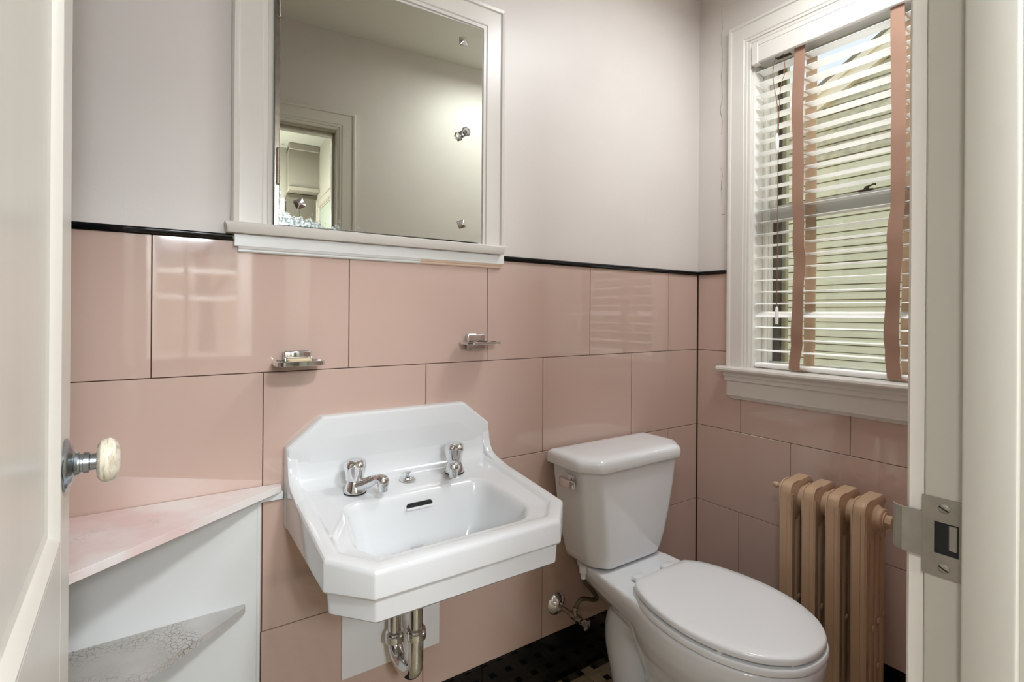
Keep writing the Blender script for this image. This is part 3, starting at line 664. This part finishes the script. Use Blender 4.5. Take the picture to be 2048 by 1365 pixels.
# backsplash
def bs_ring(d, y, r=.010):
    P = [(-1.5782, .700), (-1.5782, .896), (-1.495, .963), (-1.101, .963), (-1.0178, .896), (-1.0178, .700)]
    q = inset(P, d)
    return [(x, y, z) for x, z in rpoly(q, r, 4)]
bm = B()
loft(bm, [bs_ring(0, -.0005), bs_ring(0, -.018), bs_ring(.0015, -.024), bs_ring(.006, -.0285), bs_ring(.012, -.030), bs_ring(.046, -.030, .02), bs_ring(.049, -.0308, .02), bs_ring(.056, -.0312, .02)])
obj('backsplash', bm, M_porc, sk, 30)
chk = [(-.001, .885), (-.024, .885), (-.031, .868), (-.034, .850), (-.041, .831), (-.054, .817), (-.074, .8085), (-.105, .8015), (-.13, .7965), (-.13, .72), (-.001, .702)]
for xa, xb in ((-1.5762, -1.552), (-1.044, -1.0198)): bm = B(); extrude(bm, chk, 'x', xa, xb, .004, 2); obj('splash_cheek', bm, M_porc, sk, 30)
cov2 = [(-.03, .86), (-.034, .835), (-.042, .812), (-.056, .799), (-.075, .7945), (-.075, .77), (-.03, .77)]
bm = B(); extrude(bm, cov2, 'x', -1.556, -1.040)
obj('splash_cove', bm, M_porc, sk, 30)
# overflow slot
bm = B(); sl_ = rpoly([(-1.334, .7475), (-1.268, .7475), (-1.268, .7595), (-1.334, .7595)], .006, 6)
loft(bm, [[(x, -.160 - .0085 - (.7595 - z) * .25, z) for x, z in sl_], [(x, -.16 + .002, z) for x, z in sl_]]); obj('overflow_slot', bm, M_slot, sk)
bm = B(); loft(bm, [[(x * 1 + 0, -.160 - .0088 - (.7595 - z) * .25, z) for x, z in rpoly([(-1.336, .7455), (-1.266, .7455), (-1.266, .7505), (-1.336, .7505)], .0024, 4)], [(x, -.155, z) for x, z in rpoly([(-1.336, .7455), (-1.266, .7455), (-1.266, .7505), (-1.336, .7505)], .0024, 4)]]); obj('overflow_lip', bm, M_porc, sk)
# pop-up waste knob
PX, PY = -1.302, -.095; dz = rim(PY) - .009
bm = B(); lathe(bm, [(.0205, 0), (.021, .003), (.018, .0055), (.0165, .006), (.015, .009), (.008, .0115), (.0045, .012), (.004, .018), (.0085, .019), (.0085, .022), (.003, .023)], (PX, PY, dz), (0, 0, 1), 32); obj('waste_knob', bm, M_chrome, sk)
# two taps with fluted handles
def tap(x, y, ang):
    z = rim(y) - .009
    bm = B(); lathe(bm, [(.026, 0), (.0265, .0015), (.026, .003)], (x, y, z), (0, 0, 1), 32); t = obj('tap', bm, M_rubber, sk); t['label'] = 'chrome tap on a black gasket'
    bm = B(); lathe(bm, [(.0255, .003), (.0252, .006), (.0232, .013), (.0200, .022), (.0172, .029), (.0150, .032), (.0140, .034)], (x, y, z), (0, 0, 1), 32); obj('base', bm, M_chrome, t)
    d = Vector((math.sin(ang), -math.cos(ang), 0)); o = Vector((x, y, z))
    bm = B(); tube(bm, crom([o + d * .008 + Vector((0, 0, .016)), o + d * .030 + Vector((0, 0, .024)), o + d * .052 + Vector((0, 0, .036)), o + d * .068 + Vector((0, 0, .040)), o + d * .080 + Vector((0, 0, .037))], 6), [.0175 - .0075 * min(1, i / 14) + (.004 * max(0, (i - 14) / 10)) for i in range(25)], 18)
    lathe(bm, [(.0125, -.010), (.0135, -.004), (.013, .004), (.010, .009), (.004, .0115)], tuple(o + d * .078 + Vector((0, 0, .036))), (0, 0, 1), 24); obj('spout', bm, M_chrome, t)
    bm = B(); lathe(bm, [(.0105, 0), (.0112, .002), (.0112, .011), (.0118, .012), (.0118, .014)], tuple(o + d * .078 + Vector((0, 0, .013))), (0, 0, 1), 24); obj('nozzle', bm, M_chrome, t)
    bm = B(); lathe(bm, [(.0155, .027), (.0175, .0285), (.0208, .031, .03), (.0212, .040, .05), (.0226, .051, .10), (.0242, .062, .12), (.0248, .068, .10), (.0232, .074, .04), (.0195, .0768, .0), (.0180, .0764, 0), (.0172, .0785, 0), (.010, .0800, 0), (.001, .0805, 0)], (x, y, z), (0, 0, 1), 60, 5, 0.0); obj('handle', bm, M_chrome, t)
tap(-1.440, -.108, math.radians(36)); tap(-1.171, -.100, math.radians(-30))

# --- panel and trap under the sink
pl = thing('access_panel', 'plain white access panel on the tiled wall under the sink', 'panel', (-1.303, 0, .285))
bm = B(); box(bm, -1.4395, -1.1665, -.008, -.0003, .2835, .655, .002, 2); obj('board', bm, M_plate, pl)
tp = thing('drain_trap', 'shiny chrome U-shaped drain trap hanging under the sink', 'drain pipe', (-1.313, -.12, .30))
TX = -1.313; yf, yb2, zb = -.178, -.058, .0
R_ = .0165
bm = B(); tube(bm, [(TX, yf, .66), (TX, yf, .452)], R_, 24); obj('tailpiece', bm, M_chrome, tp)
bm = B(); tube(bm, [(TX - .006, yb2, .66), (TX - .006, yb2, .385)], R_, 24); obj('wall_pipe', bm, M_chrome, tp)
cy_ = (yf + yb2) / 2; rad = (yb2 - yf) / 2; zc_ = .384
path = [(TX, yf, .455), (TX, yf, .40)] + [(TX - .006 * (1 - math.cos(math.pi * i / 16)) / 2, cy_ - rad * math.cos(math.pi * i / 16), zc_ - rad * .80 * math.sin(math.pi * i / 16)) for i in range(17)] + [(TX - .006, yb2, .385)]
bm = B(); tube(bm, path, .0185, 24); obj('trap_bend', bm, M_chrome, tp)
for (xx, yy, zz_) in ((TX, yf, .452), (TX - .006, yb2, .385)):
    bm = B(); lathe(bm, [(.0185, -.014), (.0235, -.013), (.0245, -.008), (.0245, .004), (.0225, .006)], (xx, yy, zz_), (0, 0, 1), 24, 8, .02); lathe(bm, [(.0225, .006), (.0235, .008), (.0225, .011), (.018, .013)], (xx, yy, zz_), (0, 0, 1), 28); obj('slip_nut', bm, M_chrome, tp)

# ================================================================== SOAP DISHES
sd = thing('soap_dish', 'chrome soap dish with a yellowed bar of soap, left of the sink top', 'soap dish', (-1.552, 0, 1.085))
bm = B(); box(bm, -1.5825, -1.5205, -.016, .0, 1.098, 1.1255, .004, 3); obj('wall_post', bm, M_chrome, sd)
def tray(x0, x1, y0, y1, z, th, r, nm, par):
    bm = B(); P = [(x0, y0), (x1, y0), (x1, y1), (x0, y1)]
    f = lambda d, rr, zz_: [(a, b, zz_) for a, b in rpoly([(x0 + d, y0 + d), (x1 - d, y0 + d), (x1 - d, y1 - d), (x0 + d, y1 - d)], max(rr, .001), 5)]
    loft(bm, [f(.006, r - .006, z - th - .002), f(.0, r, z - th), f(0, r, z - .001), f(.001, r - .001, z), f(.006, r - .006, z), f(.010, r - .01, z - .004), f(.018, r - .012, z - .0045)])
    return obj(nm, bm, M_chrome, par, 30)
tray(-1.608, -1.500, -.080, -.004, 1.1045, .010, .022, 'tray', sd)
so = thing('soap_bar', 'thin cream bar of soap stuck in the chrome soap dish', 'soap', (-1.55, -.03, 1.101))
bm = B(); extrude(bm, rpoly([(-1.579, -.042), (-1.524, -.042), (-1.524, -.018), (-1.579, -.018)], .008, 4), 'z', 1.1003, 1.1075, .002, 2); obj('bar', bm, M_soap, so)
th = thing('tumbler_holder', 'chrome cup and toothbrush holder with holes, right of the soap dish', 'cup holder', (-1.055, 0, 1.115))
bm = B(); box(bm, -1.0855, -1.0245, -.014, 0, 1.111, 1.158, .004, 3); obj('wall_post', bm, M_chrome, th)
bm = B(); f_ = lambda d, zz_: [(a, b, zz_) for a, b in rpoly([(-1.112 + d, -.012), (-1.006 - d, -.012), (-1.000 - d, -.062 + d), (-1.022 - d, -.078 + d), (-1.098 + d, -.078 + d), (-1.114 + d, -.06 + d)], .008, 4)]
loft(bm, [f_(.001, 1.1290), f_(0, 1.1305), f_(0, 1.1355), f_(.001, 1.1365)])
tyy = obj('tray', bm, M_chrome, th, 30)
for x, y, r in ((-1.094, -.048, .008), (-1.055, -.045, .016), (-1.018, -.048, .008)):
    bm = B(); lathe(bm, [(r, -.0002), (r, .0006), (r * .9, .0008)], (x, y, 1.1365), (0, 0, 1), 24); obj('hole', bm, M_slot, tyy)

# ================================================================== TOILET
tl = thing('toilet', 'white two-piece toilet with closed lid beside the radiator', 'toilet', (-.562, -.36, 0))
TCX = -.562
def tk(z, xl, xr, yf_, ch=.05, r=.02, yb_=-.022):
    return [(a, b, z) for a, b in rpoly([(xl, yb_), (xr, yb_), (xr, yf_ + ch), (xr - ch * .9, yf_), (xl + ch * .9, yf_), (xl, yf_ + ch)], [.012, .012, r * 1.6, r * 1.6, r * 1.6, r * 1.6], 5)]
bm = B()
loft(bm, [tk(.419, -.690, -.436, -.160, .04), tk(.4225, -.705, -.421, -.174, .045), tk(.432, -.718, -.407, -.183), tk(.45, -.724, -.400, -.188), tk(.50, -.738, -.386, -.194), tk(.58, -.754, -.370, -.200), tk(.66, -.766, -.358, -.205), tk(.748, -.777, -.347, -.208)])
tkobj = obj('tank', bm, M_porc2, tl, 40)
bm = B()
def ld(z, d, r=.02): return tk(z, -.7935 + d, -.3330 - d, -.2205 + d, .056, r, -.010 - d)
loft(bm, [ld(.744, .006), ld(.744, .001), ld(.746, 0), ld(.768, .0005), ld(.777, .004), ld(.7825, .011), ld(.785, .022), ld(.7858, .04)])
obj('tank_lid', bm, M_porc2, tl, 40)
# flush lever on the side of the tank
bm = B(); box(bm, -.781, -.772, -.136, -.090, .688, .724, .003, 2); lv = obj('flush_lever', bm, M_chrome, tl)
bm = B(); pr_ = [(-.780, -.092), (-.796, -.088), (-.806, -.094), (-.808, -.150), (-.803, -.158), (-.797, -.158), (-.795, -.130), (-.781, -.126)]
extrude(bm, pr_, 'z', .690, .717, .003, 2); obj('lever_arm', bm, M_chrome, lv)
half = [(.108, -.283), (.137, -.310), (.163, -.360), (.180, -.425), (.1875, -.490), (.184, -.555), (.166, -.620), (.130, -.682), (.078, -.724), (.028, -.7395)]
def outline(gx=1.0, gy=1.0, yc=-.50, back=None, grow=0.0):
    pts = crom([(x, y, 0) for x, y in half] + [(-x, y, 0) for x, y in reversed(half)], 5)
    out = []
    for p in pts:
        v = Vector((p.x, p.y - yc, 0)); l = v.length; v = v * ((l + grow) / l)
        y = yc + v.y * gy
        if back is not None: y = min(y, back)
        out.append((TCX + v.x * gx, y))
    return out
def oring(z, **k): return [(x, y, z) for x, y in outline(**k)]
bm = B(); loft(bm, [oring(.4305, grow=-.03), oring(.4285, grow=-.002), oring(.4295, grow=0), oring(.439, grow=0), oring(.4430, grow=-.002), oring(.4455, grow=-.006), oring(.4470, grow=-.03), oring(.4480, grow=-.09)])
obj('lid', bm, M_seat, tl, 40)
bm = B(); loft(bm, [oring(.4035, grow=.000), oring(.4035, grow=.002), oring(.406, grow=.005), oring(.4165, grow=.005), oring(.4205, grow=.003), oring(.4215, grow=-.004), oring(.4215, grow=-.03)])
st_ = obj('seat', bm, M_seat, tl, 40)
for x in (-.065, .065):
    bm = B(); box(bm, TCX + x - .022, TCX + x + .022, -.285, -.245, .4195, .4315, .005, 3); obj('hinge_cap', bm, M_seat, st_)
for x, y in ((-.06, -.715), (.075, -.705), (-.16, -.60), (.16, -.60)):
    bm = B(); box(bm, TCX + x - .012, TCX + x + .012, y - .006, y + .006, .4205, .428, .002); obj('bumper', bm, M_seat, st_)
# bowl
def ell(z, hw, yb_, yf_, sharp=1.0, n=48):
    out = []; yc = (yb_ + yf_) / 2; hl = (yb_ - yf_) / 2
    for i in range(n):
        a = 2 * math.pi * i / n; c, s = math.cos(a), math.sin(a)
        out.append((TCX + hw * (abs(c) ** (2 / 2.4)) * (1 if c > 0 else -1), yc + hl * (abs(s) ** (2 / 2.4)) * (1 if s > 0 else -1), z))
    return out
bm = B()
rim_ = lambda z, **k: oring(z, **k)
def bowl_ring(z, gx, y0, y1):
    o_ = outline(grow=.004); ys = [p[1] for p in o_]; a, b = max(ys), min(ys)
    return [(TCX + (x - TCX) * gx, y0 + (y - a) / (b - a) * (y1 - y0), z) for x, y in o_]
loft(bm, [bowl_ring(.0, .60, -.30, -.56), bowl_ring(.03, .56, -.30, -.555), bowl_ring(.10, .53, -.29, -.55), bowl_ring(.17, .58, -.28, -.585), bowl_ring(.23, .72, -.27, -.650), bowl_ring(.285, .875, -.262, -.703), bowl_ring(.33, .965, -.262, -.733), bowl_ring(.365, 1.0, -.265, -.744), bowl_ring(.402, 1.0, -.268, -.744)])
# rear deck under the tank
def deck(z, hw0, hw1, y0, y1): return [(a, b, z) for a, b in rpoly([(TCX - hw0, y0), (TCX + hw0, y0), (TCX + hw1, y1), (TCX - hw1, y1)], .03, 5)]
loft(bm, [deck(.275, .055, .13, -.13, -.42), deck(.32, .085, .16, -.085, -.42), deck(.36, .115, .172, -.050, -.42), deck(.395, .128, .178, -.035, -.42), deck(.417, .130, .165, -.030, -.36)])
bmt = [(TCX, -.42, .16), (TCX, -.33, .235), (TCX, -.25, .275), (TCX, -.185, .250), (TCX, -.165, .18), (TCX, -.185, .09), (TCX, -.20, .0)]
tube(bm, crom(bmt, 6), [.075 + .008 * math.sin(i / 36 * 3.1) for i in range(37)], 20)
loft(bm, [ell(.0, .118, -.115, -.53), ell(.02, .116, -.117, -.528), ell(.035, .105, -.13, -.51)])
bw = obj('bowl', bm, M_porc2, tl, 0); voxel(bw, .0065, 5)
# water supply valve
sv = thing('supply_valve', 'chrome water stop valve with a braided hose left of the toilet', 'valve', (-.737, -.05, .22))
VX, VZ = -.737, .259; VA = Vector((.20, -1, -.15)).normalized(); V0 = Vector((VX, 0, VZ))
bm = B(); lathe(bm, [(.036, 0), (.0365, .003), (.033, .008), (.028, .012), (.026, .013), (.022, .018), (.014, .023), (.011, .024)], (VX, 0, VZ), (0, -1, 0), 32); obj('escutcheon', bm, M_chrome, sv)
bm = B(); tube(bm, [V0 + VA * .004, V0 + VA * .075], .0078, 16); lathe(bm, [(.009, .06), (.0105, .064), (.0105, .085), (.009, .089)], V0, VA, 16); obj('stub_pipe', bm, M_nickel, sv)
bm = B(); lathe(bm, [(.010, .085), (.012, .088), (.012, .104), (.009, .107), (.006, .109), (.006, .118)], V0, VA, 16); obj('valve_body', bm, M_nickel, sv)
T0 = V0 + VA * .082
bm = B(); lathe(bm, [(.0085, 0), (.0085, .014), (.0105, .015), (.0105, .024), (.008, .026)], T0 + Vector((0, 0, .006)), (0, 0, 1), 12, 6, .03); obj('outlet_nut', bm, M_nickel, sv)
bm = B(); lathe(bm, [(.013, .115), (.0165, .117), (.017, .123), (.0165, .129), (.012, .131), (.003, .1315)], V0, VA, 24, 6, .05); hd = obj('handle', bm, M_nickel, sv)
bm = B(); lathe(bm, [(.004, .1312), (.0035, .1325), (.001, .133)], V0, VA, 12); obj('handle_screw', bm, M_slot, hd)
bm = B(); hp = crom([T0 + Vector((0, 0, .028)), (T0.x + .001, -.083, .287), (-.706, -.084, .300), (-.684, -.084, .298), (-.655, -.086, .287), (-.640, -.090, .287), (-.648, -.094, .303), (-.676, -.100, .335), (-.700, -.102, .360), (-.710, -.102, .385)], 8)
tube(bm, hp, .0066, 12); obj('hose', bm, M_braid, sv)
bm = B(); lathe(bm, [(.0085, -.014), (.0085, .0), (.011, .002), (.0125, .004), (.0125, .022), (.010, .025)], (-.710, -.102, .393), (0, 0, 1), 16); obj('hose_nut', bm, M_seat, sv)

# ================================================================== RADIATOR
rd = thing('radiator', 'beige painted cast iron column radiator below the window', 'radiator', (-.13, -.572, 0))
RX0, RX1, RT = -.200, -.060, .700
def section(yc):
    s = bpy.data.objects.new('section', None); C.objects.link(s); s.location = (-.13, yc, 0); attach(s, rd)
    hw = .0205
    # front column: flat fluted face
    P = [(RX0 + .006, yc - hw), (RX0 + .001, yc - hw + .005), (RX0, yc - .0075), (RX0 + .0012, yc - .0065), (RX0, yc - .0055), (RX0, yc + hw - .005), (RX0 + .005, yc + hw), (RX0 + .030, yc + hw - .004), (RX0 + .032, yc), (RX0 + .030, yc - hw + .004)]
    bm = B(); loft(bm, [[(x, y, z) for x, y in P] for z in (.03, .66)]); obj('front_column', bm, M_rad, s, 20)
    for k in range(3):
        xa = RX0 + .040 + k * .0345; xb = xa + .0275
        P = rpoly([(xa, yc - hw + .003), (xb, yc - hw + .003), (xb, yc + hw - .003), (xa, yc + hw - .003)], .009, 5)
        bm = B(); loft(bm, [[(x, y, z) for x, y in P] for z in (.04, .62)]); obj('column', bm, M_rad, s, 30)
    top = [(RX0 + .0012, .585), (RX0 + .0008, .664), (RX0 + .004, .680), (RX0 + .014, .691), (RX0 + .030, .6945), (RX1 - .030, RT), (RX1 - .018, RT - .001), (RX1, .682), (RX1 + .001, .672), (RX1 - .008, .668), (RX1 - .010, .660), (RX1 - .004, .650), (RX1 - .002, .57), (RX1 - .03, .565), (RX1 - .045, .60), (RX0 + .06, .60), (RX0 + .04, .575)]
    bm = B(); extrude(bm, top, 'y', yc - hw + .0025, yc + hw - .0025, .003, 2); obj('top_header', bm, M_rad, s, 35)
    # raised rim along the shoulder
    for sy in (-1, 1):
        bm = B(); rimp = [(RX0 + .002, .60), (RX0 - .0005, .664), (RX0 + .0035, .681), (RX0 + .014, .692), (RX0 + .03, .6955), (RX0 + .05, .6965)]
        tube(bm, [(x, yc + sy * (hw - .0045), z) for x, z in rimp], .0028, 8); obj('shoulder_rib', bm, M_rad, s)
    bm = B(); extrude(bm, [(RX0, .0), (RX0 + .03, .0), (RX0 + .035, .055), (RX1 - .035, .055), (RX1 - .03, .0), (RX1, .0), (RX1, .11), (RX1 - .02, .13), (RX0 + .02, .13), (RX0, .11)], 'y', yc - hw + .002, yc + hw - .002, .003, 2); obj('bottom_header', bm, M_rad, s, 35)
    for z, xs3 in ((.33, (0, 1, 2)), (.20, (1,))):
        for k in xs3:
            xa = RX0 + .040 + k * .0345 + .014; bm = B()
            lathe(bm, [(.010, 0), (.0085, .002), (.003, .0038)], (xa, yc - hw + .002, z + .012 * k), (0, -1, 0), 10); obj('boss', bm, M_rad, s)
ysec = [-.4695, -.5380, -.6065, -.6745]
for y in ysec: section(y)
HXr, HZr = -.122, .638
for ya, yb_ in zip(ysec, ysec[1:]):
    for z in (HZr, .09):
        bm = B(); m_ = (ya + yb_) / 2
        lathe(bm, [(.040, -.019), (.034, -.011), (.0315, -.004), (.0315, .004), (.034, .011), (.040, .019)], (HXr, m_, z), (0, 1, 0), 28); obj('hub', bm, M_rad, rd)
bm = B(); lathe(bm, [(.040, 0), (.036, .006), (.033, .010), (.033, .018), (.030, .020), (.024, .0205), (.024, .024)], (HXr, ysec[-1] - .017, HZr), (0, -1, 0), 28); lathe(bm, [(.0185, .022), (.0185, .038), (.0165, .040)], (HXr, ysec[-1] - .017, HZr), (0, -1, 0), 8); obj('end_plug', bm, M_rad, rd, 25)
bm = B(); lathe(bm, [(.036, 0), (.030, .008), (.026, .010)], (HXr, ysec[0] + .017, HZr), (0, 1, 0), 24); obj('end_cap', bm, M_rad, rd)
bm = B(); lathe(bm, [(.007, -.012), (.0045, .006), (.0045, .018), (.004, .030), (.0075, .033), (.0095, .038), (.0095, .043), (.0075, .048), (.003, .050)], (-.150, ysec[0] + .015, .664), (0, 1, 0), 18); obj('bleed_valve', bm, M_rad, rd)
bm = B()
for x in (RX1 - .0, ): box(bm, x - .004, .0, -.56, -.545, .58, .60, .002)
obj('wall_bracket', bm, M_rad, rd)

# ================================================================== CORNER SHELVES at the left
cs = thing('corner_shelf', 'worn white corner shelf unit with triangular shelves, left of the sink', 'shelf', (-2.0, -.02, 0))
bm = B(); box(bm, XL + .001, -1.637, -.018, -.0003, .004, .792, .001); obj('back_panel', bm, M_shelf, cs)
bm = B(); box(bm, -1.637, -1.6295, -.016, -.0003, .004, .790, .001); obj('edge_strip', bm, M_shelf, cs)
def tri(pts, z0, z1): 
    bm = B(); extrude(bm, rpoly(pts, .004, 3), 'z', z0, z1, .0015, 1); return bm
st = obj('shelf_board', tri([(-1.584, -.003), (-1.586, -.018), (XL + .002, -.655), (XL + .002, -.003)], .794, .810), M_shelftop, cs, 30)
st.data.materials.append(M_shelftop)
o = obj('shelf_board', tri([(-1.660, -.0185), (-1.665, -.035), (XL + .002, -.625), (XL + .002, -.0185)], .538, .553), M_shelflow, cs, 30)
obj('shelf_board', tri([(-1.700, -.0185), (-1.705, -.035), (XL + .002, -.60), (XL + .002, -.0185)], .26, .275), M_shelflow, cs, 30)
bm = B(); box(bm, -1.634, -1.581, -.012, -.0003, .774, .793, .001); obj('cleat', bm, M_shelf, cs)

# ================================================================== OUTSIDE
gr = struct('ground_outside', (0, 0, -.6), 'bare winter ground outside the windows', 'ground')
gr['kind'] = 'stuff'
M_ground = mat('leaf_litter', (206, 186, 158), .9, vary=.25, vscale=2.0, rgb2=(172, 150, 124))
bm = B(); box(bm, -30, 30, -4.2, 30, -.8, -.6)
n = 14; vg = {}
for i in range(n + 1):
    for j in range(n + 1):
        x = -30 + 60 * i / n; y = -4.2 - 26 * j / n
        z = -.6 + 4.2 * (j / n) ** 1.2 + random.uniform(-.15, .15) * (j > 0)
        vg[i, j] = bm.verts.new((x, y, z))
for i in range(n):
    for j in range(n): bm.faces.new((vg[i, j], vg[i + 1, j], vg[i + 1, j + 1], vg[i, j + 1]))
obj('ground_surface', bm, M_ground, gr, 60)

HXn = 6.0
nh = thing('neighbour_house', 'pale green clapboard house with a gable roof outside the window', 'house', (HXn + 1, 0, -.6))
M_sid = mat('siding', (220, 221, 194), .6, vary=.06, vscale=2.5)
def shaded_siding():  # mottled tones paint the roof overhang's shade into the siding colour
    m = mat('siding_rake_shade', (198, 194, 164), .7); t = m.node_tree; p = t.nodes['Principled BSDF']
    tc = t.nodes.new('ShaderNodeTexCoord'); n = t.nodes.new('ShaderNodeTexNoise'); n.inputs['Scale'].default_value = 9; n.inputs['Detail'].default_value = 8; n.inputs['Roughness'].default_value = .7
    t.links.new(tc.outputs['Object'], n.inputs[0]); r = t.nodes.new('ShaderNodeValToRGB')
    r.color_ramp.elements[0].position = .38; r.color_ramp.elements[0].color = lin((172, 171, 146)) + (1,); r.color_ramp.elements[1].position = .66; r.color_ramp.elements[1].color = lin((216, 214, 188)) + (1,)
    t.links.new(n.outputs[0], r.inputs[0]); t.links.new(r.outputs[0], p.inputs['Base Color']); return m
M_rake_shade = shaded_siding()
M_fascia = mat('fascia_cream', (244, 240, 220), .5); M_shing = mat('roof_shingle', (150, 146, 132), .9, vary=.3, vscale=12)
def rake(y): return 4.482 + .53 * (2.287 - y)
PK = -1.2
bm = B()
extrude(bm, [(2.287 + 6, -.6), (2.287 + 6, rake(8.287) - .05), (PK, rake(PK) - .05), (-2 * 2 - 6, rake(8.287) - .05), (-10, -.6)], 'x', HXn + .004, HXn + 6); obj('wall', bm, mat('siding_back_shade', (96, 92, 74), .9), nh, 0)  # dark backing colour paints the shade lines between siding boards
SP = .105
for k in range(int(5.6 / SP)):
    z = -.55 + SP * k; yl_ = min(8.2, 2.287 - (z + SP + .1 - 4.482) / .53)
    yr_ = -3.0
    if yl_ < yr_ + .1: break
    prof = [(HXn, z), (HXn - .026, z + .002), (HXn - .024, z + SP * .45), (HXn - .013, z + SP * .52), (HXn - .006, z + SP - .011), (HXn, z + SP - .011)]
    bm = B(); loft(bm, [[(x, yy, zz_) for x, zz_ in prof] for yy in (yr_, yl_)]); obj('siding_board', bm, M_rake_shade if 3.35 < z < 4.9 else M_sid, nh, 0)
bm = B(); extrude(bm, [(8.4, rake(8.4) - .30), (8.4, rake(8.4) - .05), (PK, rake(PK) - .05), (PK, rake(PK) - .30)], 'x', HXn - .10, HXn - .02); obj('fascia_board', bm, M_fascia, nh, 0)
bm = B(); extrude(bm, [(8.4, rake(8.4) - .12), (8.4, rake(8.4) - .03), (PK, rake(PK) - .03), (PK, rake(PK) - .12)], 'x', HXn - .14, HXn - .05); obj('rake_moulding', bm, M_fascia, nh, 0)
bm = B(); extrude(bm, [(8.5, rake(8.5) - .04), (8.5, rake(8.5) + .04), (PK, rake(PK) + .04), (PK, rake(PK) - .04)], 'x', HXn - .13, HXn + 6); extrude(bm, [(PK, rake(PK) - .04), (PK, rake(PK) + .04), (-11, rake(8.5) - .2), (-11, rake(8.5) - .28)], 'x', HXn - .13, HXn + 6); obj('roof', bm, M_shing, nh, 0)

def tree(x, y, z, h, lean, label, seed):
    rn = random.Random(seed); t = thing('bare_tree', label, 'tree', (x, y, z), 'bare trees outside the hall window')
    M_bark = MATS.get('bark') or mat('bark', (112, 98, 86), .9, vary=.3, vscale=6)
    bm = B()
    def grow(p, d, l, r, lev):
        pts = [p]; q = p.copy(); dd = d.copy()
        for s in range(5):
            dd = (dd + Vector((rn.uniform(-.16, .16), rn.uniform(-.16, .16), rn.uniform(-.04, .10)))).normalized(); q = q + dd * (l / 5); pts.append(q.copy())
        tube(bm, pts, [r * (1 - .10 * i) for i in range(6)], 7 if lev < 2 else 4)
        if lev >= 4 or r < .006: return
        for _ in range(3 if lev < 2 else 3):
            k = rn.randint(2, 5); a = rn.uniform(0, 6.28); side = Vector((math.cos(a), math.sin(a), rn.uniform(.1, .8))).normalized()
            grow(pts[k], (dd * .7 + side * .8).normalized(), l * rn.uniform(.5, .75), r * (1 - .10 * k) * rn.uniform(.35, .6), lev + 1)
    grow(Vector((x, y, z)), Vector((lean, 0, 1)).normalized(), h, .16, 0)
    obj('branches', bm, M_bark, t, 0)
tree(-1.15, -9.5, .1, 3.2, .05, 'bare tree with a forked trunk, reflected in the pink tiles', 3)
tree(-2.9, -12.5, .6, 3.6, -.05, 'bare tree farther up the slope, reflected in the tiles', 11)
tree(.9, -14, .8, 3.6, .1, 'thin bare tree at the right of the slope behind the house', 5)
